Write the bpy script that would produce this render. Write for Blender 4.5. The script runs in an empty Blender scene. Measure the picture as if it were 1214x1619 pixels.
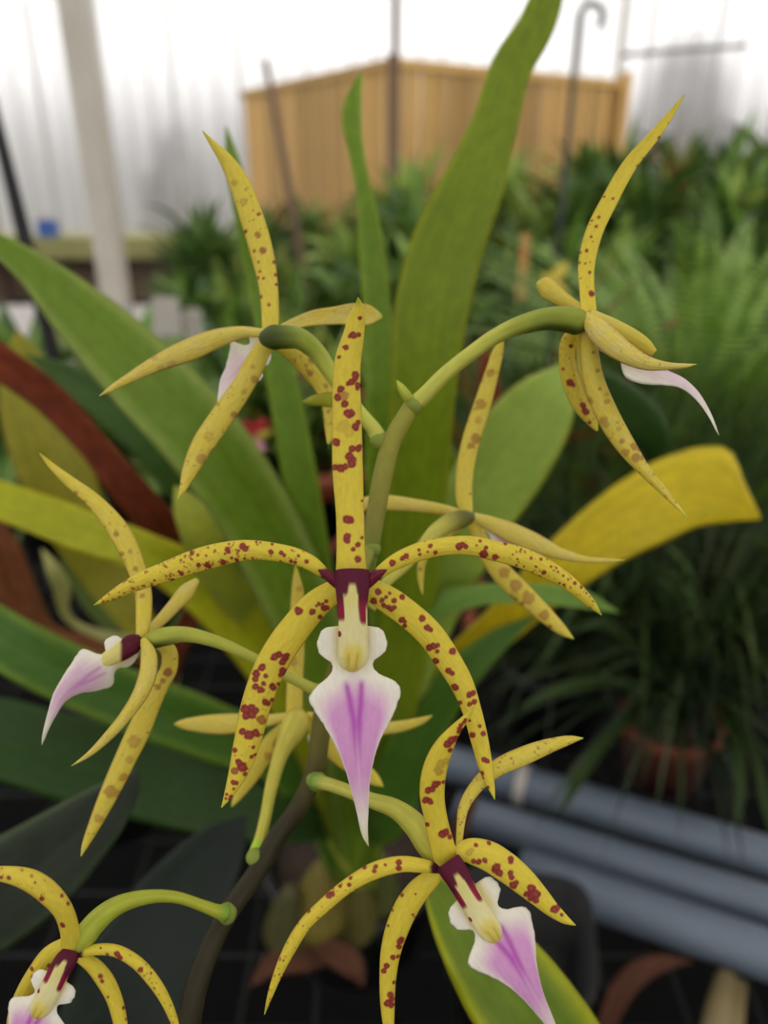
import bpy, math, random
import numpy as np
from mathutils import Vector, Matrix, noise as mnoise

# ------------------------------------------------------------------ camera, sky, exposure
IW, IH = 1214.0, 1619.0
F = 1223.0                      # focal length in pixels of the 1214x1619 frame
PITCH = math.radians(25.0)
CAM = np.array([0.0, 0.0, 1.30])
FWD = np.array([0, math.cos(PITCH), -math.sin(PITCH)])
UP = np.array([0, math.sin(PITCH), math.cos(PITCH)])
RIGHT = np.array([1.0, 0, 0])

S = bpy.context.scene
COL = S.collection
cd = bpy.data.cameras.new('camera')
cam = bpy.data.objects.new('camera', cd)
COL.objects.link(cam)
cam.location = CAM
cam.rotation_euler = (math.radians(90) - PITCH, 0, 0)
cd.sensor_fit = 'VERTICAL'
cd.sensor_height = 36.0
cd.sensor_width = 27.0
cd.lens = F / IH * 36.0
cd.clip_start = 0.01
cd.clip_end = 200
cd.dof.use_dof = True
cd.dof.focus_distance = 0.139
cd.dof.aperture_fstop = 10.5
S.camera = cam

w = bpy.data.worlds.new('overcast_sky')
S.world = w
w.use_nodes = True
nt = w.node_tree
bg = nt.nodes['Background']
tc = nt.nodes.new('ShaderNodeTexCoord')
sx = nt.nodes.new('ShaderNodeSeparateXYZ')
cr = nt.nodes.new('ShaderNodeMapRange')
cr.inputs['From Min'].default_value = 0.0
cr.inputs['From Max'].default_value = 1.0
cr.inputs['To Min'].default_value = 0.75
cr.inputs['To Max'].default_value = 1.25
nt.links.new(tc.outputs['Generated'], sx.inputs[0])
nt.links.new(sx.outputs['Z'], cr.inputs['Value'])
cc = nt.nodes.new('ShaderNodeVectorMath'); cc.operation = 'SCALE'
cc.inputs[0].default_value = (1.0, 0.975, 0.955)
nt.links.new(cr.outputs[0], cc.inputs['Scale'])
nt.links.new(cc.outputs[0], bg.inputs['Color'])
bg.inputs['Strength'].default_value = 2.0

S.view_settings.view_transform = 'Standard'
S.view_settings.look = 'None'
S.view_settings.gamma = 1.0
S.view_settings.use_curve_mapping = False
S.view_settings.exposure = 0.68
S.cycles.max_bounces = 8
S.cycles.transparent_max_bounces = 12
S.cycles.sample_clamp_indirect = 6

# ------------------------------------------------------------------ helpers
def P(px, py, d):
    """point at pixel (px, py) of the frame, d metres along the viewing axis"""
    return CAM + (FWD + RIGHT * ((px - IW / 2) / F) + UP * ((IH / 2 - py) / F)) * d

def at_y(px, py, Y):
    r = FWD + RIGHT * ((px - IW / 2) / F) + UP * ((IH / 2 - py) / F)
    return CAM + r * (Y / r[1])

def at_z(px, py, z):
    r = FWD + RIGHT * ((px - IW / 2) / F) + UP * ((IH / 2 - py) / F)
    return CAM + r * ((z - CAM[2]) / r[2])

def lin(c):
    return tuple(((v / 255.0) / 12.92 if v / 255.0 <= 0.04045 else ((v / 255.0 + 0.055) / 1.055) ** 2.4) for v in c)

LOC = {}
def attach(o, parent):
    if parent is not None:
        o.parent = parent
        o.matrix_parent_inverse = Matrix.Translation(-Vector(LOC[parent.name]))

def empty(name, loc, parent=None, label=None, cat=None, group=None):
    o = bpy.data.objects.new(name, None)
    o.empty_display_size = 0.02
    COL.objects.link(o)
    o.location = Vector(loc)
    LOC[o.name] = Vector(loc)
    attach(o, parent)
    tag(o, label, cat, group)
    return o

def tag(o, label=None, cat=None, group=None, kind=None):
    if label: o['label'] = label
    if cat: o['category'] = cat
    if group: o['group'] = group
    if kind: o['kind'] = kind
    return o

def mesh_from(name, verts, faces, mat, parent=None, col=None, uvw=None, smooth=True):
    me = bpy.data.meshes.new(name)
    verts = np.asarray(verts, dtype=np.float64)
    o = bpy.data.objects.new(name, me)
    org = verts.mean(0) if len(verts) else np.zeros(3)
    me.from_pydata((verts - org).tolist(), [], faces)
    if smooth:
        me.polygons.foreach_set('use_smooth', [True] * len(me.polygons))
    if col is not None:
        a = me.attributes.new('Col', 'FLOAT_COLOR', 'POINT')
        c4 = np.ones((len(verts), 4)); c4[:, :3] = col
        a.data.foreach_set('color', c4.astype(np.float32).ravel())
    if uvw is not None:
        a = me.attributes.new('uvw', 'FLOAT_VECTOR', 'POINT')
        a.data.foreach_set('vector', np.asarray(uvw, dtype=np.float32).ravel())
    me.materials.append(mat)
    COL.objects.link(o)
    o.location = Vector(org)
    LOC[o.name] = Vector(org)
    attach(o, parent)
    return o

def catmull(a, n):
    """smooth resample of the rows of a to n rows, even in arc length of the first two columns"""
    a = np.asarray(a, float)
    k = len(a)
    ext = np.vstack([2 * a[0] - a[1], a, 2 * a[-1] - a[-2]])
    out = []
    for i in range(1, k):
        p0, p1, p2, p3 = ext[i - 1], ext[i], ext[i + 1], ext[i + 2]
        # centripetal style tangents
        d1 = max(np.linalg.norm((p2 - p1)[:3] * [1, 1, 500]), 1e-6)
        d0 = max(np.linalg.norm((p1 - p0)[:3] * [1, 1, 500]), 1e-6)
        d2 = max(np.linalg.norm((p3 - p2)[:3] * [1, 1, 500]), 1e-6)
        m1 = ((p1 - p0) / d0 * d1 + (p2 - p1) / d1 * d0) / (d0 + d1) * d1
        m2 = ((p2 - p1) / d1 * d2 + (p3 - p2) / d2 * d1) / (d1 + d2) * d1
        t = np.linspace(0, 1, 24, endpoint=False)[:, None]
        out.append((2*t**3-3*t**2+1)*p1 + (t**3-2*t**2+t)*m1 + (-2*t**3+3*t**2)*p2 + (t**3-t**2)*m2)
    out.append(a[-1:])
    d = np.vstack(out)
    s = np.r_[0, np.cumsum(np.linalg.norm(np.diff(d[:, :3] * [1, 1, 500], axis=0), axis=1))]
    s /= s[-1]
    q = np.linspace(0, 1, n)
    return np.stack([np.interp(q, s, d[:, j]) for j in range(d.shape[1])], 1), q

def unit(v):
    return v / np.maximum(np.linalg.norm(v, axis=-1, keepdims=True), 1e-12)

def P_arr(a):
    return CAM + (FWD + np.outer((a[:, 0] - IW/2) / F, RIGHT) + np.outer((IH/2 - a[:, 1]) / F, UP)) * a[:, 2:3]

def spine_frame(nodes, n, roll):
    r, q = catmull(nodes, n)
    C = P_arr(r)
    T = unit(np.gradient(C, axis=0))
    V = unit(CAM - C)
    W = unit(np.cross(T, V))
    N = unit(np.cross(W, T))
    if np.ndim(roll):
        rr = np.radians(np.interp(q, np.linspace(0, 1, len(roll)), roll))
    else:
        rr = np.full(n, math.radians(roll))
    c, s = np.cos(rr)[:, None], np.sin(rr)[:, None]
    W2 = W * c + N * s
    N2 = N * c - W * s
    hw = np.maximum(r[:, 3], 0.25) * r[:, 2] / F
    return r, q, C, T, W2, N2, hw

def ribbon(name, nodes, mat, parent, colfn, roll=0, cup=-0.25, fold=0.0, thick=0.0007, nu=12, nv=60,
           prof=None, wave=0.0, seed=0, scale_hw=1.0):
    """petal, leaf or lip: a blade with a curved section, real thickness and its pigment per point"""
    r, q, C, T, W, N, hw = spine_frame(nodes, nv, roll)
    hwL = hwR = hw * scale_hw
    if r.shape[1] > 4:                       # a fifth value: the other half of an uneven blade
        hwL = np.maximum(r[:, 4], .25) * r[:, 2] / F
    if prof is not None:
        hwL = prof(q, -1); hwR = prof(q, 1)
    u = np.linspace(-1, 1, nu)
    U, Q = np.meshgrid(u, q)
    off = np.where(U < 0, U * hwL[:, None], U * hwR[:, None])
    hm = np.maximum((hwL + hwR) / 2, 1e-5)[:, None]
    cupv = cup if not np.ndim(cup) else np.interp(q, np.linspace(0, 1, len(cup)), cup)[:, None]
    h = cupv * hm * U ** 2 + fold * hm * np.abs(U)
    if wave:
        rnd = random.Random(seed)
        ph, fr = rnd.random() * 6, rnd.uniform(9, 15)
        h = h + wave * hm * np.sin(Q * fr * 2 + ph + U) * np.abs(U) ** 2
    t = thick * np.sqrt(np.clip(1 - U ** 2, 0, 1)) * np.minimum(1, hm / 0.0012)
    base = C[:, None, :] + W[:, None, :] * off[..., None] + N[:, None, :] * h[..., None]
    front = base + N[:, None, :] * (t / 2)[..., None]
    back = (base - N[:, None, :] * (t / 2)[..., None])[:, 1:-1, :]
    nb = nu - 2
    verts = np.vstack([front.reshape(-1, 3), back.reshape(-1, 3)])
    faces = []
    o2 = nv * nu
    fi = lambda i, j: i * nu + j
    def bi(i, j):
        if j == 0 or j == nu - 1: return fi(i, j)
        return o2 + i * nb + (j - 1)
    for i in range(nv - 1):
        for j in range(nu - 1):
            faces.append((fi(i, j), fi(i, j+1), fi(i+1, j+1), fi(i+1, j)))
            faces.append((bi(i, j), bi(i+1, j), bi(i+1, j+1), bi(i, j+1)))
    # where each point of the blade was drawn, for the pigment
    rel = base - CAM
    dz = rel @ FWD
    X = IW/2 + (rel @ RIGHT) / dz * F
    Y = IH/2 - (rel @ UP) / dz * F
    ln = np.linalg.norm(np.diff(C, axis=0), axis=1).sum()
    c = colfn(X, Y, Q, U, off / ln)
    col = np.vstack([c.reshape(-1, 3), c[:, 1:-1].reshape(-1, 3)])
    uv = np.stack([off, Q * ln, U], -1)
    uvw = np.vstack([uv.reshape(-1, 3), uv[:, 1:-1].reshape(-1, 3)])
    return mesh_from(name, verts, faces, mat, parent, col, uvw)

def tube(name, nodes, mat, parent, colfn, nr=14, nv=60, flat=1.0, ribs=0.0):
    r, q, C, T, W, N, hw = spine_frame(nodes, nv, 0)
    th = np.linspace(0, 2*math.pi, nr, endpoint=False)
    TH, Q = np.meshgrid(th, q)
    rad = hw[:, None] * (1 + ribs * np.cos(TH * 6))
    v = C[:, None, :] + W[:, None, :] * (rad * np.cos(TH))[..., None] + N[:, None, :] * (rad * np.sin(TH) * flat)[..., None]
    faces = []
    for i in range(nv - 1):
        for j in range(nr):
            k = (j + 1) % nr
            faces.append((i*nr+j, i*nr+k, (i+1)*nr+k, (i+1)*nr+j))
    faces.append(tuple(range(nr))[::-1])
    faces.append(tuple((nv-1)*nr + j for j in range(nr)))
    c = colfn(Q, np.cos(TH), np.sin(TH))
    ln = np.linalg.norm(np.diff(C, axis=0), axis=1).sum()
    uv = np.stack([np.cos(TH) * hw[:, None], Q * ln, np.cos(TH)], -1)
    return mesh_from(name, v.reshape(-1, 3), faces, mat, parent, c.reshape(-1, 3), uv.reshape(-1, 3))

def sm(a, b, x):
    t = np.clip((x - a) / (b - a), 0, 1)
    return t * t * (3 - 2 * t)

def mix(a, b, t):
    return a * (1 - t[..., None]) + np.asarray(b) * t[..., None]

# ------------------------------------------------------------------ materials
def nodes_of(m):
    m.use_nodes = True
    t = m.node_tree
    return t, t.nodes, t.links, t.nodes['Principled BSDF']

def living(name, rough=0.45, trans=0.25, vein=0.0, vein_f=900, grain=0.12, spec=0.4, grain_f=900, warm=(1, 1, 1)):
    """plant tissue: pigment from the mesh, fine grain, veins as relief, some light passing through"""
    m = bpy.data.materials.new(name)
    t, n, l, b = nodes_of(m)
    at = n.new('ShaderNodeAttribute'); at.attribute_name = 'Col'
    uv = n.new('ShaderNodeAttribute'); uv.attribute_name = 'uvw'
    ns = n.new('ShaderNodeTexNoise'); ns.inputs['Scale'].default_value = grain_f; ns.inputs['Detail'].default_value = 3
    mp = n.new('ShaderNodeMapping'); mp.inputs['Scale'].default_value = (1, 0.35, 0)
    l.new(uv.outputs['Vector'], mp.inputs[0]); l.new(mp.outputs[0], ns.inputs['Vector'])
    mr = n.new('ShaderNodeMapRange')
    mr.inputs['From Min'].default_value = 0.3; mr.inputs['From Max'].default_value = 0.7
    mr.inputs['To Min'].default_value = 1 - grain; mr.inputs['To Max'].default_value = 1 + grain
    l.new(ns.outputs['Fac'], mr.inputs['Value'])
    sc = n.new('ShaderNodeVectorMath'); sc.operation = 'SCALE'
    l.new(at.outputs['Color'], sc.inputs[0]); l.new(mr.outputs[0], sc.inputs['Scale'])
    l.new(sc.outputs[0], b.inputs['Base Color'])
    b.inputs['Roughness'].default_value = rough
    b.inputs['Specular IOR Level'].default_value = spec
    bump = n.new('ShaderNodeBump'); bump.inputs['Distance'].default_value = 0.0003
    bump.inputs['Strength'].default_value = 0.35
    if vein:
        sp = n.new('ShaderNodeSeparateXYZ'); l.new(uv.outputs['Vector'], sp.inputs[0])
        mu = n.new('ShaderNodeMath'); mu.operation = 'MULTIPLY'; mu.inputs[1].default_value = vein_f * 6.283
        l.new(sp.outputs['X'], mu.inputs[0])
        si = n.new('ShaderNodeMath'); si.operation = 'SINE'; l.new(mu.outputs[0], si.inputs[0])
        ad = n.new('ShaderNodeMath'); ad.operation = 'MULTIPLY_ADD'
        l.new(si.outputs[0], ad.inputs[0]); ad.inputs[1].default_value = vein; l.new(ns.outputs['Fac'], ad.inputs[2])
        l.new(ad.outputs[0], bump.inputs['Height'])
    else:
        l.new(ns.outputs['Fac'], bump.inputs['Height'])
    l.new(bump.outputs[0], b.inputs['Normal'])
    tr = n.new('ShaderNodeBsdfTranslucent')
    tm = n.new('ShaderNodeVectorMath'); tm.operation = 'MULTIPLY'; tm.inputs[1].default_value = warm
    l.new(sc.outputs[0], tm.inputs[0]); l.new(tm.outputs[0], tr.inputs['Color'])
    mx = n.new('ShaderNodeMixShader'); mx.inputs[0].default_value = trans
    l.new(b.outputs[0], mx.inputs[1]); l.new(tr.outputs[0], mx.inputs[2])
    l.new(mx.outputs[0], n['Material Output'].inputs['Surface'])
    return m

def plain(name, c, rough=0.6, var=0.15, scale=8, spec=0.4, metal=0.0, stretch=(1, 1, 1), bump=0.0):
    m = bpy.data.materials.new(name)
    t, n, l, b = nodes_of(m)
    c = lin(c)
    tcn = n.new('ShaderNodeTexCoord'); mp = n.new('ShaderNodeMapping'); mp.inputs['Scale'].default_value = stretch
    l.new(tcn.outputs['Object'], mp.inputs[0])
    ns = n.new('ShaderNodeTexNoise'); ns.inputs['Scale'].default_value = scale; ns.inputs['Detail'].default_value = 5
    l.new(mp.outputs[0], ns.inputs['Vector'])
    rp = n.new('ShaderNodeMix'); rp.data_type = 'RGBA'
    rp.inputs['A'].default_value = tuple(v * (1 - var) for v in c) + (1,)
    rp.inputs['B'].default_value = tuple(min(1, v * (1 + var)) for v in c) + (1,)
    l.new(ns.outputs['Fac'], rp.inputs['Factor']); l.new(rp.outputs['Result'], b.inputs['Base Color'])
    b.inputs['Roughness'].default_value = rough
    b.inputs['Specular IOR Level'].default_value = spec
    b.inputs['Metallic'].default_value = metal
    if bump:
        bp = n.new('ShaderNodeBump'); bp.inputs['Strength'].default_value = bump; bp.inputs['Distance'].default_value = 0.01
        l.new(ns.outputs['Fac'], bp.inputs['Height']); l.new(bp.outputs[0], b.inputs['Normal'])
    return m

def film(name, clear, white, cloudy=0.0, blur=0.0):
    """milky greenhouse sheet: part of the light goes straight through, the rest is scattered"""
    m = bpy.data.materials.new(name)
    m.use_nodes = True
    t = m.node_tree; n = t.nodes; l = t.links
    n.remove(n['Principled BSDF'])
    tr = n.new('ShaderNodeBsdfTranslucent'); tr.inputs[0].default_value = (white, white * .985, white * .975, 1)
    if blur:
        tp = n.new('ShaderNodeBsdfRefraction'); tp.inputs['IOR'].default_value = 1.4; tp.inputs['Roughness'].default_value = blur
    else:
        tp = n.new('ShaderNodeBsdfTransparent')
    df = n.new('ShaderNodeBsdfDiffuse'); df.inputs[0].default_value = (.8, .8, .8, 1)
    m1 = n.new('ShaderNodeMixShader'); m1.inputs[0].default_value = clear
    m2 = n.new('ShaderNodeMixShader'); m2.inputs[0].default_value = 0.12
    l.new(tr.outputs[0], m1.inputs[1]); l.new(tp.outputs[0], m1.inputs[2])
    if cloudy:
        tcn = n.new('ShaderNodeTexCoord'); mp = n.new('ShaderNodeMapping'); mp.inputs['Scale'].default_value = (1.6, 1.6, 0.12)
        ns = n.new('ShaderNodeTexNoise'); ns.inputs['Scale'].default_value = 2.2; ns.inputs['Detail'].default_value = 3
        mr = n.new('ShaderNodeMapRange'); mr.inputs['From Min'].default_value = .35; mr.inputs['From Max'].default_value = .65
        mr.inputs['To Min'].default_value = clear - cloudy; mr.inputs['To Max'].default_value = clear + cloudy
        l.new(tcn.outputs['Object'], mp.inputs[0]); l.new(mp.outputs[0], ns.inputs['Vector'])
        l.new(ns.outputs['Fac'], mr.inputs['Value']); l.new(mr.outputs[0], m1.inputs[0])
    l.new(m1.outputs[0], m2.inputs[1]); l.new(df.outputs[0], m2.inputs[2])
    l.new(m2.outputs[0], n['Material Output'].inputs['Surface'])
    return m

M = {}
M['petal'] = living('petal_tissue', rough=.5, trans=.3, vein=.12, vein_f=1400, grain=.07, spec=.3, grain_f=1500)
M['lip'] = living('lip_tissue', rough=.55, trans=.3, vein=.15, vein_f=1100, grain=.04, spec=.25, grain_f=1400)
M['stem'] = living('stem_tissue', rough=.5, trans=.08, vein=.1, vein_f=500, grain=.1, spec=.22, grain_f=500)
M['leaf'] = living('leaf_tissue', rough=.42, trans=.38, vein=.25, vein_f=330, grain=.1, spec=.3, grain_f=250, warm=(1.15, 1.1, .6))
M['dry'] = living('dry_leaf', rough=.7, trans=.15, vein=.4, vein_f=300, grain=.25, spec=.2, grain_f=200)
M['foliage'] = living('foliage', rough=.5, trans=.25, grain=.1, spec=.35, grain_f=60, warm=(1.1, 1.05, .6))
M['wall_film'] = film('milky_sheet', .72, .40, .09, .42)
M['roof_film'] = film('shaded_roof_sheet', .20, .55)
M['bar'] = film('milky_profile', .22, .62)
M['white'] = plain('white_paint', (205, 200, 188), .5)
M['grey_steel'] = plain('galvanised_steel', (130, 130, 130), .45, metal=.6)
M['dark_steel'] = plain('dark_steel', (62, 62, 62), .5)
M['rust_rod'] = plain('brown_rod', (112, 88, 68), .6)
M['black_plastic'] = plain('black_plastic', (20, 20, 21), .5, var=.1, spec=.3)
M['terracotta'] = plain('terracotta', (108, 48, 32), .8)
M['soil'] = plain('bark_compost', (48, 36, 26), .95, var=.5, scale=90, bump=.6)
M['floor'] = plain('black_weed_membrane', (14, 14, 14), .95, var=.2, scale=30, spec=.1)
M['pipe'] = plain('grey_pvc', (97, 108, 121), .38, var=.06, scale=12)
M['pale'] = plain('pale_plastic', (186, 180, 170), .5, var=.05)
M['blue'] = plain('blue_plastic', (70, 110, 190), .5)
M['orange'] = plain('orange_plastic', (206, 138, 84), .55)
M['cane'] = plain('cane', (120, 106, 70), .6, var=.2, scale=30)
M['wire'] = plain('bench_wire', (34, 35, 35), .7, spec=.2)
M['wood'] = plain('pale_timber', (212, 172, 106), .7, var=.22, scale=6, stretch=(6, 6, .5))
_n = M['wood'].node_tree.nodes; _l = M['wood'].node_tree.links
_oi = _n.new('ShaderNodeObjectInfo'); _mr = _n.new('ShaderNodeMapRange'); _mr.inputs['To Min'].default_value = .72; _mr.inputs['To Max'].default_value = 1.22
_sc = _n.new('ShaderNodeVectorMath'); _sc.operation = 'SCALE'
_l.new(_oi.outputs['Random'], _mr.inputs['Value']); _l.new(_mr.outputs[0], _sc.inputs['Scale'])
_src = _n['Principled BSDF'].inputs['Base Color'].links[0].from_socket
_l.new(_src, _sc.inputs[0]); _l.new(_sc.outputs[0], _n['Principled BSDF'].inputs['Base Color'])
M['block'] = plain('mossy_block', (170, 168, 112), .9, var=.2, scale=5, bump=.3)
M['block_side'] = plain('weathered_block', (138, 120, 104), .9, var=.2, scale=5, bump=.3)
M['matting'] = plain('pale_bench_matting', (186, 182, 178), .9, var=.12, scale=6)
M['hedge'] = plain('outdoor_hedge', (158, 156, 156), .9, var=.3, scale=3)
M['lawn'] = plain('outdoor_ground', (96, 100, 84), .9, var=.2, scale=1)
M['shed'] = plain('outdoor_grey_tank', (150, 152, 158), .7, var=.05)

# ------------------------------------------------------------------ box / cylinder builders (world space)
def box_vf(x0, y0, z0, x1, y1, z1, bev=0.0):
    v = [(x0,y0,z0),(x1,y0,z0),(x1,y1,z0),(x0,y1,z0),(x0,y0,z1),(x1,y0,z1),(x1,y1,z1),(x0,y1,z1)]
    f = [(0,3,2,1),(4,5,6,7),(0,1,5,4),(1,2,6,5),(2,3,7,6),(3,0,4,7)]
    return v, f

def box(name, x0, y0, z0, x1, y1, z1, mat, parent=None, rotz=0, kind=None):
    v, f = box_vf(x0, y0, z0, x1, y1, z1)
    o = mesh_from(name, v, f, mat, parent, smooth=False)
    if kind: o['kind'] = kind
    return o

def rod(name, pts, rad, mat, parent=None, nr=10, rads=None):
    pts = np.asarray(pts, float)
    n = len(pts)
    T = unit(np.gradient(pts, axis=0))
    ref = np.array([0, 0, 1.0]) if abs(T[0][2]) < .9 else np.array([1.0, 0, 0])
    verts = []
    a = unit(np.cross(T[0], ref))
    for i in range(n):
        a = unit(a - T[i] * (a @ T[i])); b = np.cross(T[i], a)
        rr = rad if rads is None else rads[i]
        for k in range(nr):
            th = 2*math.pi*k/nr
            verts.append(pts[i] + (a*math.cos(th) + b*math.sin(th))*rr)
    faces = []
    for i in range(n-1):
        for k in range(nr):
            k2 = (k+1) % nr
            faces.append((i*nr+k, i*nr+k2, (i+1)*nr+k2, (i+1)*nr+k))
    faces.append(tuple(range(nr))[::-1]); faces.append(tuple((n-1)*nr+k for k in range(nr)))
    return mesh_from(name, verts, faces, mat, parent)

def lathe(name, prof, loc, mat, parent=None, nr=28):
    verts, faces = [], []
    n = len(prof)
    for (r, z) in prof:
        for k in range(nr):
            th = 2*math.pi*k/nr
            verts.append((loc[0]+r*math.cos(th), loc[1]+r*math.sin(th), loc[2]+z))
    for i in range(n-1):
        for k in range(nr):
            k2 = (k+1) % nr
            faces.append((i*nr+k, i*nr+k2, (i+1)*nr+k2, (i+1)*nr+k))
    if prof[0][0] > 1e-4: faces.append(tuple(range(nr))[::-1])
    if prof[-1][0] > 1e-4: faces.append(tuple((n-1)*nr+k for k in range(nr)))
    return mesh_from(name, verts, faces, mat, parent)

def pot(loc, r, h, mat, parent, soil=True):
    t = r * .06
    o = lathe('pot', [(r*.72, 0), (r*.92, h*.82), (r*.98, h*.82), (r, h), (r-t*1.6, h), (r-t*2, h*.86), (.0, h*.86)], loc, mat, parent)
    if soil:
        lathe('compost', [(r*.86, h*.80), (r*.80, h*.90), (r*.4, h*.93), (0.0, h*.94)], loc, M['soil'], parent)
    return o

# ------------------------------------------------------------------ setting
BZ = 0.62                                    # height of the benches
XL, XR, YB, YF, ZE, ZR = -3.6, 4.6, -3.0, 7.6, 2.3, 3.9
o = box('floor', XL-.1, YB-.1, -.1, XR+.1, YF+.1, 0, M['floor']); o['kind'] = 'structure'

# far wall: milky panes between white glazing bars on a low block wall
wb = empty('wall_back', (0, YF, 0)); wb['kind'] = 'structure'
box('low_wall', XL, YF-.02, 0, XR, YF+.16, .42, M['block_side'], wb)
box('ledge', XL, YF-.30, .42, XR, YF+.16, .60, M['block'], wb)
n_p = 14; pw = (XR - XL) / n_p
for i in range(n_p):
    x0 = XL + i*pw
    top = ZE + (ZR-ZE) * (1 - abs(x0 + pw/2 - .5) / 4.1)
    box('pane', x0+.012, YF+.04, .60, x0+pw-.012, YF+.05, top, M['wall_film'], wb)
    box('glazing_bar', x0-.012, YF+.03, .60, x0+.012, YF+.07, top, M['bar'], wb)
    for k in (1, 2):
        box('rib', x0+pw*k/3-.004, YF+.035, .60, x0+pw*k/3+.004, YF+.04, top, M['bar'], wb)
for side, x in (('left', XL), ('right', XR)):
    wl = empty('wall_' + side, (x, 2, 0)); wl['kind'] = 'structure'
    box('low_wall', x-.06, YB, 0, x+.06, YF, .60, M['block_side'], wl)
    m_ = 16; sw = (YF - YB) / m_
    for i in range(m_):
        y0 = YB + i*sw
        box('pane', x-.005, y0+.012, .60, x+.005, y0+sw-.012, ZE, M['wall_film'], wl)
        box('glazing_bar', x-.02, y0-.012, .60, x+.02, y0+.012, ZE, M['white'], wl)
o = box('wall_front', XL, YB-.05, 0, XR, YB, ZR, M['wall_film']); o['kind'] = 'structure'
xm = .5
v = [(XL, YB, ZE), (XL, YF, ZE), (xm, YF, ZR), (xm, YB, ZR), (XR, YF, ZE), (XR, YB, ZE)]
v2 = [(a, b, c+.01) for a, b, c in v]
o = mesh_from('ceiling', v+v2, [(0,1,2,3), (3,2,4,5), (6,9,8,7), (9,11,10,8)], M['roof_film'], smooth=False); o['kind'] = 'structure'
for i in range(8):                            # roof frames
    y = YB + .4 + i*1.45
    rod('trim_%d' % (i+1), [(XL+.05, y, .6), (XL+.05, y, ZE), (xm, y, ZR-.03), (XR-.05, y, ZE), (XR-.05, y, .6)], .022, M['white'])['kind'] = 'structure'

# outside: ground and what shows dimly through the sheets
o = box('ground', -60, -60, -.25, 60, 60, -.12, M['lawn']); o['kind'] = 'structure'

def blob(name, loc, sx, sy, sz, mat, label, cat, seed, group=None, rough=.3):
    import bmesh
    bm = bmesh.new()
    bmesh.ops.create_icosphere(bm, subdivisions=4, radius=1)
    for vv in bm.verts:
        p = vv.co.copy()
        k = 1 + rough * mnoise.noise(p * 2.3 + Vector((seed, 0, 0))) + rough*.5*mnoise.noise(p*6 + Vector((0, seed, 0)))
        vv.co = Vector((p.x*sx*k, p.y*sy*k, max(p.z, -.55)*sz*k))
    me = bpy.data.meshes.new(name); bm.to_mesh(me); bm.free()
    me.polygons.foreach_set('use_smooth', [True]*len(me.polygons))
    me.materials.append(mat)
    ob = bpy.data.objects.new(name, me); COL.objects.link(ob); ob.location = loc
    tag(ob, label, cat, group)
    return ob

p = at_y(1085, 190, 8.6)
blob('garden_bush', (p[0], 8.6, .65), .62, .5, 1.5, M['hedge'], 'rounded grey bush seen dimly through the milky sheet at the upper right', 'bush', 3)
p = at_y(275, 250, 8.5)
blob('garden_bush', (p[0], 8.5, .55), .35, .4, .95, M['hedge'], 'dim grey bush seen through the sheet between white post and timber screen', 'bush', 8)
blob('garden_hedge', (0, 11.8, .35), 15.0, 1.0, 1.55, M['hedge'], 'long grey hedge outside, dim through the milky back wall', 'hedge', 2.5, None, .22)

# ------------------------------------------------------------------ timber screen in the middle distance
A_ = at_y(622, 95, 4.0); ztop = A_[2]
L_ = at_z(383, 147, ztop); R_ = at_z(982, 130, ztop)
scr = empty('timber_screen', (A_[0], A_[1], 0), None, 'pale timber plank screen with a corner facing the camera', 'screen')
def planks(a, b, n):
    a = np.array([a[0], a[1]]); b = np.array([b[0], b[1]])
    d = (b - a); ln = np.linalg.norm(d); d /= ln; nrm = np.array([-d[1], d[0]])
    rnd = random.Random(n)
    wd = ln / n
    for i in range(n):
        g = .010
        s0, s1 = i*wd + g, (i+1)*wd - g
        t0 = rnd.uniform(-.004, .004); zt = ztop - .02 + rnd.uniform(-.006, .006)
        q = []
        for z in (.05, zt):
            for (s, t) in ((s0, t0), (s1, t0), (s1, t0+.02), (s0, t0+.02)):
                pp = a + d*s + nrm*t
                q.append((pp[0], pp[1], z))
        f = [(0,3,2,1),(4,5,6,7),(0,1,5,4),(1,2,6,5),(2,3,7,6),(3,0,4,7)]
        mesh_from('plank', q, f, M['wood'], scr, smooth=False)
    q = []
    for z in (ztop-.03, ztop+.01):
        for (s, t) in ((0, -.015), (ln, -.015), (ln, .035), (0, .035)):
            pp = a + d*s + nrm*t; q.append((pp[0], pp[1], z))
    mesh_from('top_rail', q, f, M['wood'], scr, smooth=False)
planks(L_, A_, 20); planks(A_, R_, 20)
rod('corner_post', [(A_[0], A_[1]-.03, .0), (A_[0], A_[1]-.03, ztop + .02)], .03, M['rust_rod'], scr)
rod('end_post', [(R_[0]+.02, R_[1]-.03, 0), (R_[0]+.02, R_[1]-.03, ztop+.05)], .035, M['wood'], scr)
tp = at_y(622, -60, 4.1)
tag(rod('roof_prop', [(A_[0]+.01, 4.12, .0), (A_[0]+.01, 4.12, 2.5), (A_[0]+.01, 4.12, 3.55)], .018, M['rust_rod']), 'thin brown prop rising behind the corner of the timber screen', 'post')
px_ = at_y(978, 100, 5.6)
rp = empty('roof_prop', (px_[0], 5.6, 0), None, 'thin pale prop with a grey side rail right of the timber screen', 'post')
rod('shaft', [(px_[0], 5.6, 0), (px_[0], 5.6, 2.0), (px_[0], 5.6, 3.15)], .018, M['white'], rp)
a, b = at_y(978, 88, 5.6), at_y(1180, 72, 5.6)
rod('side_rail', [a, (a+b)/2 + np.array([0, 0, .004]), b], .014, M['grey_steel'], rp)

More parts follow.
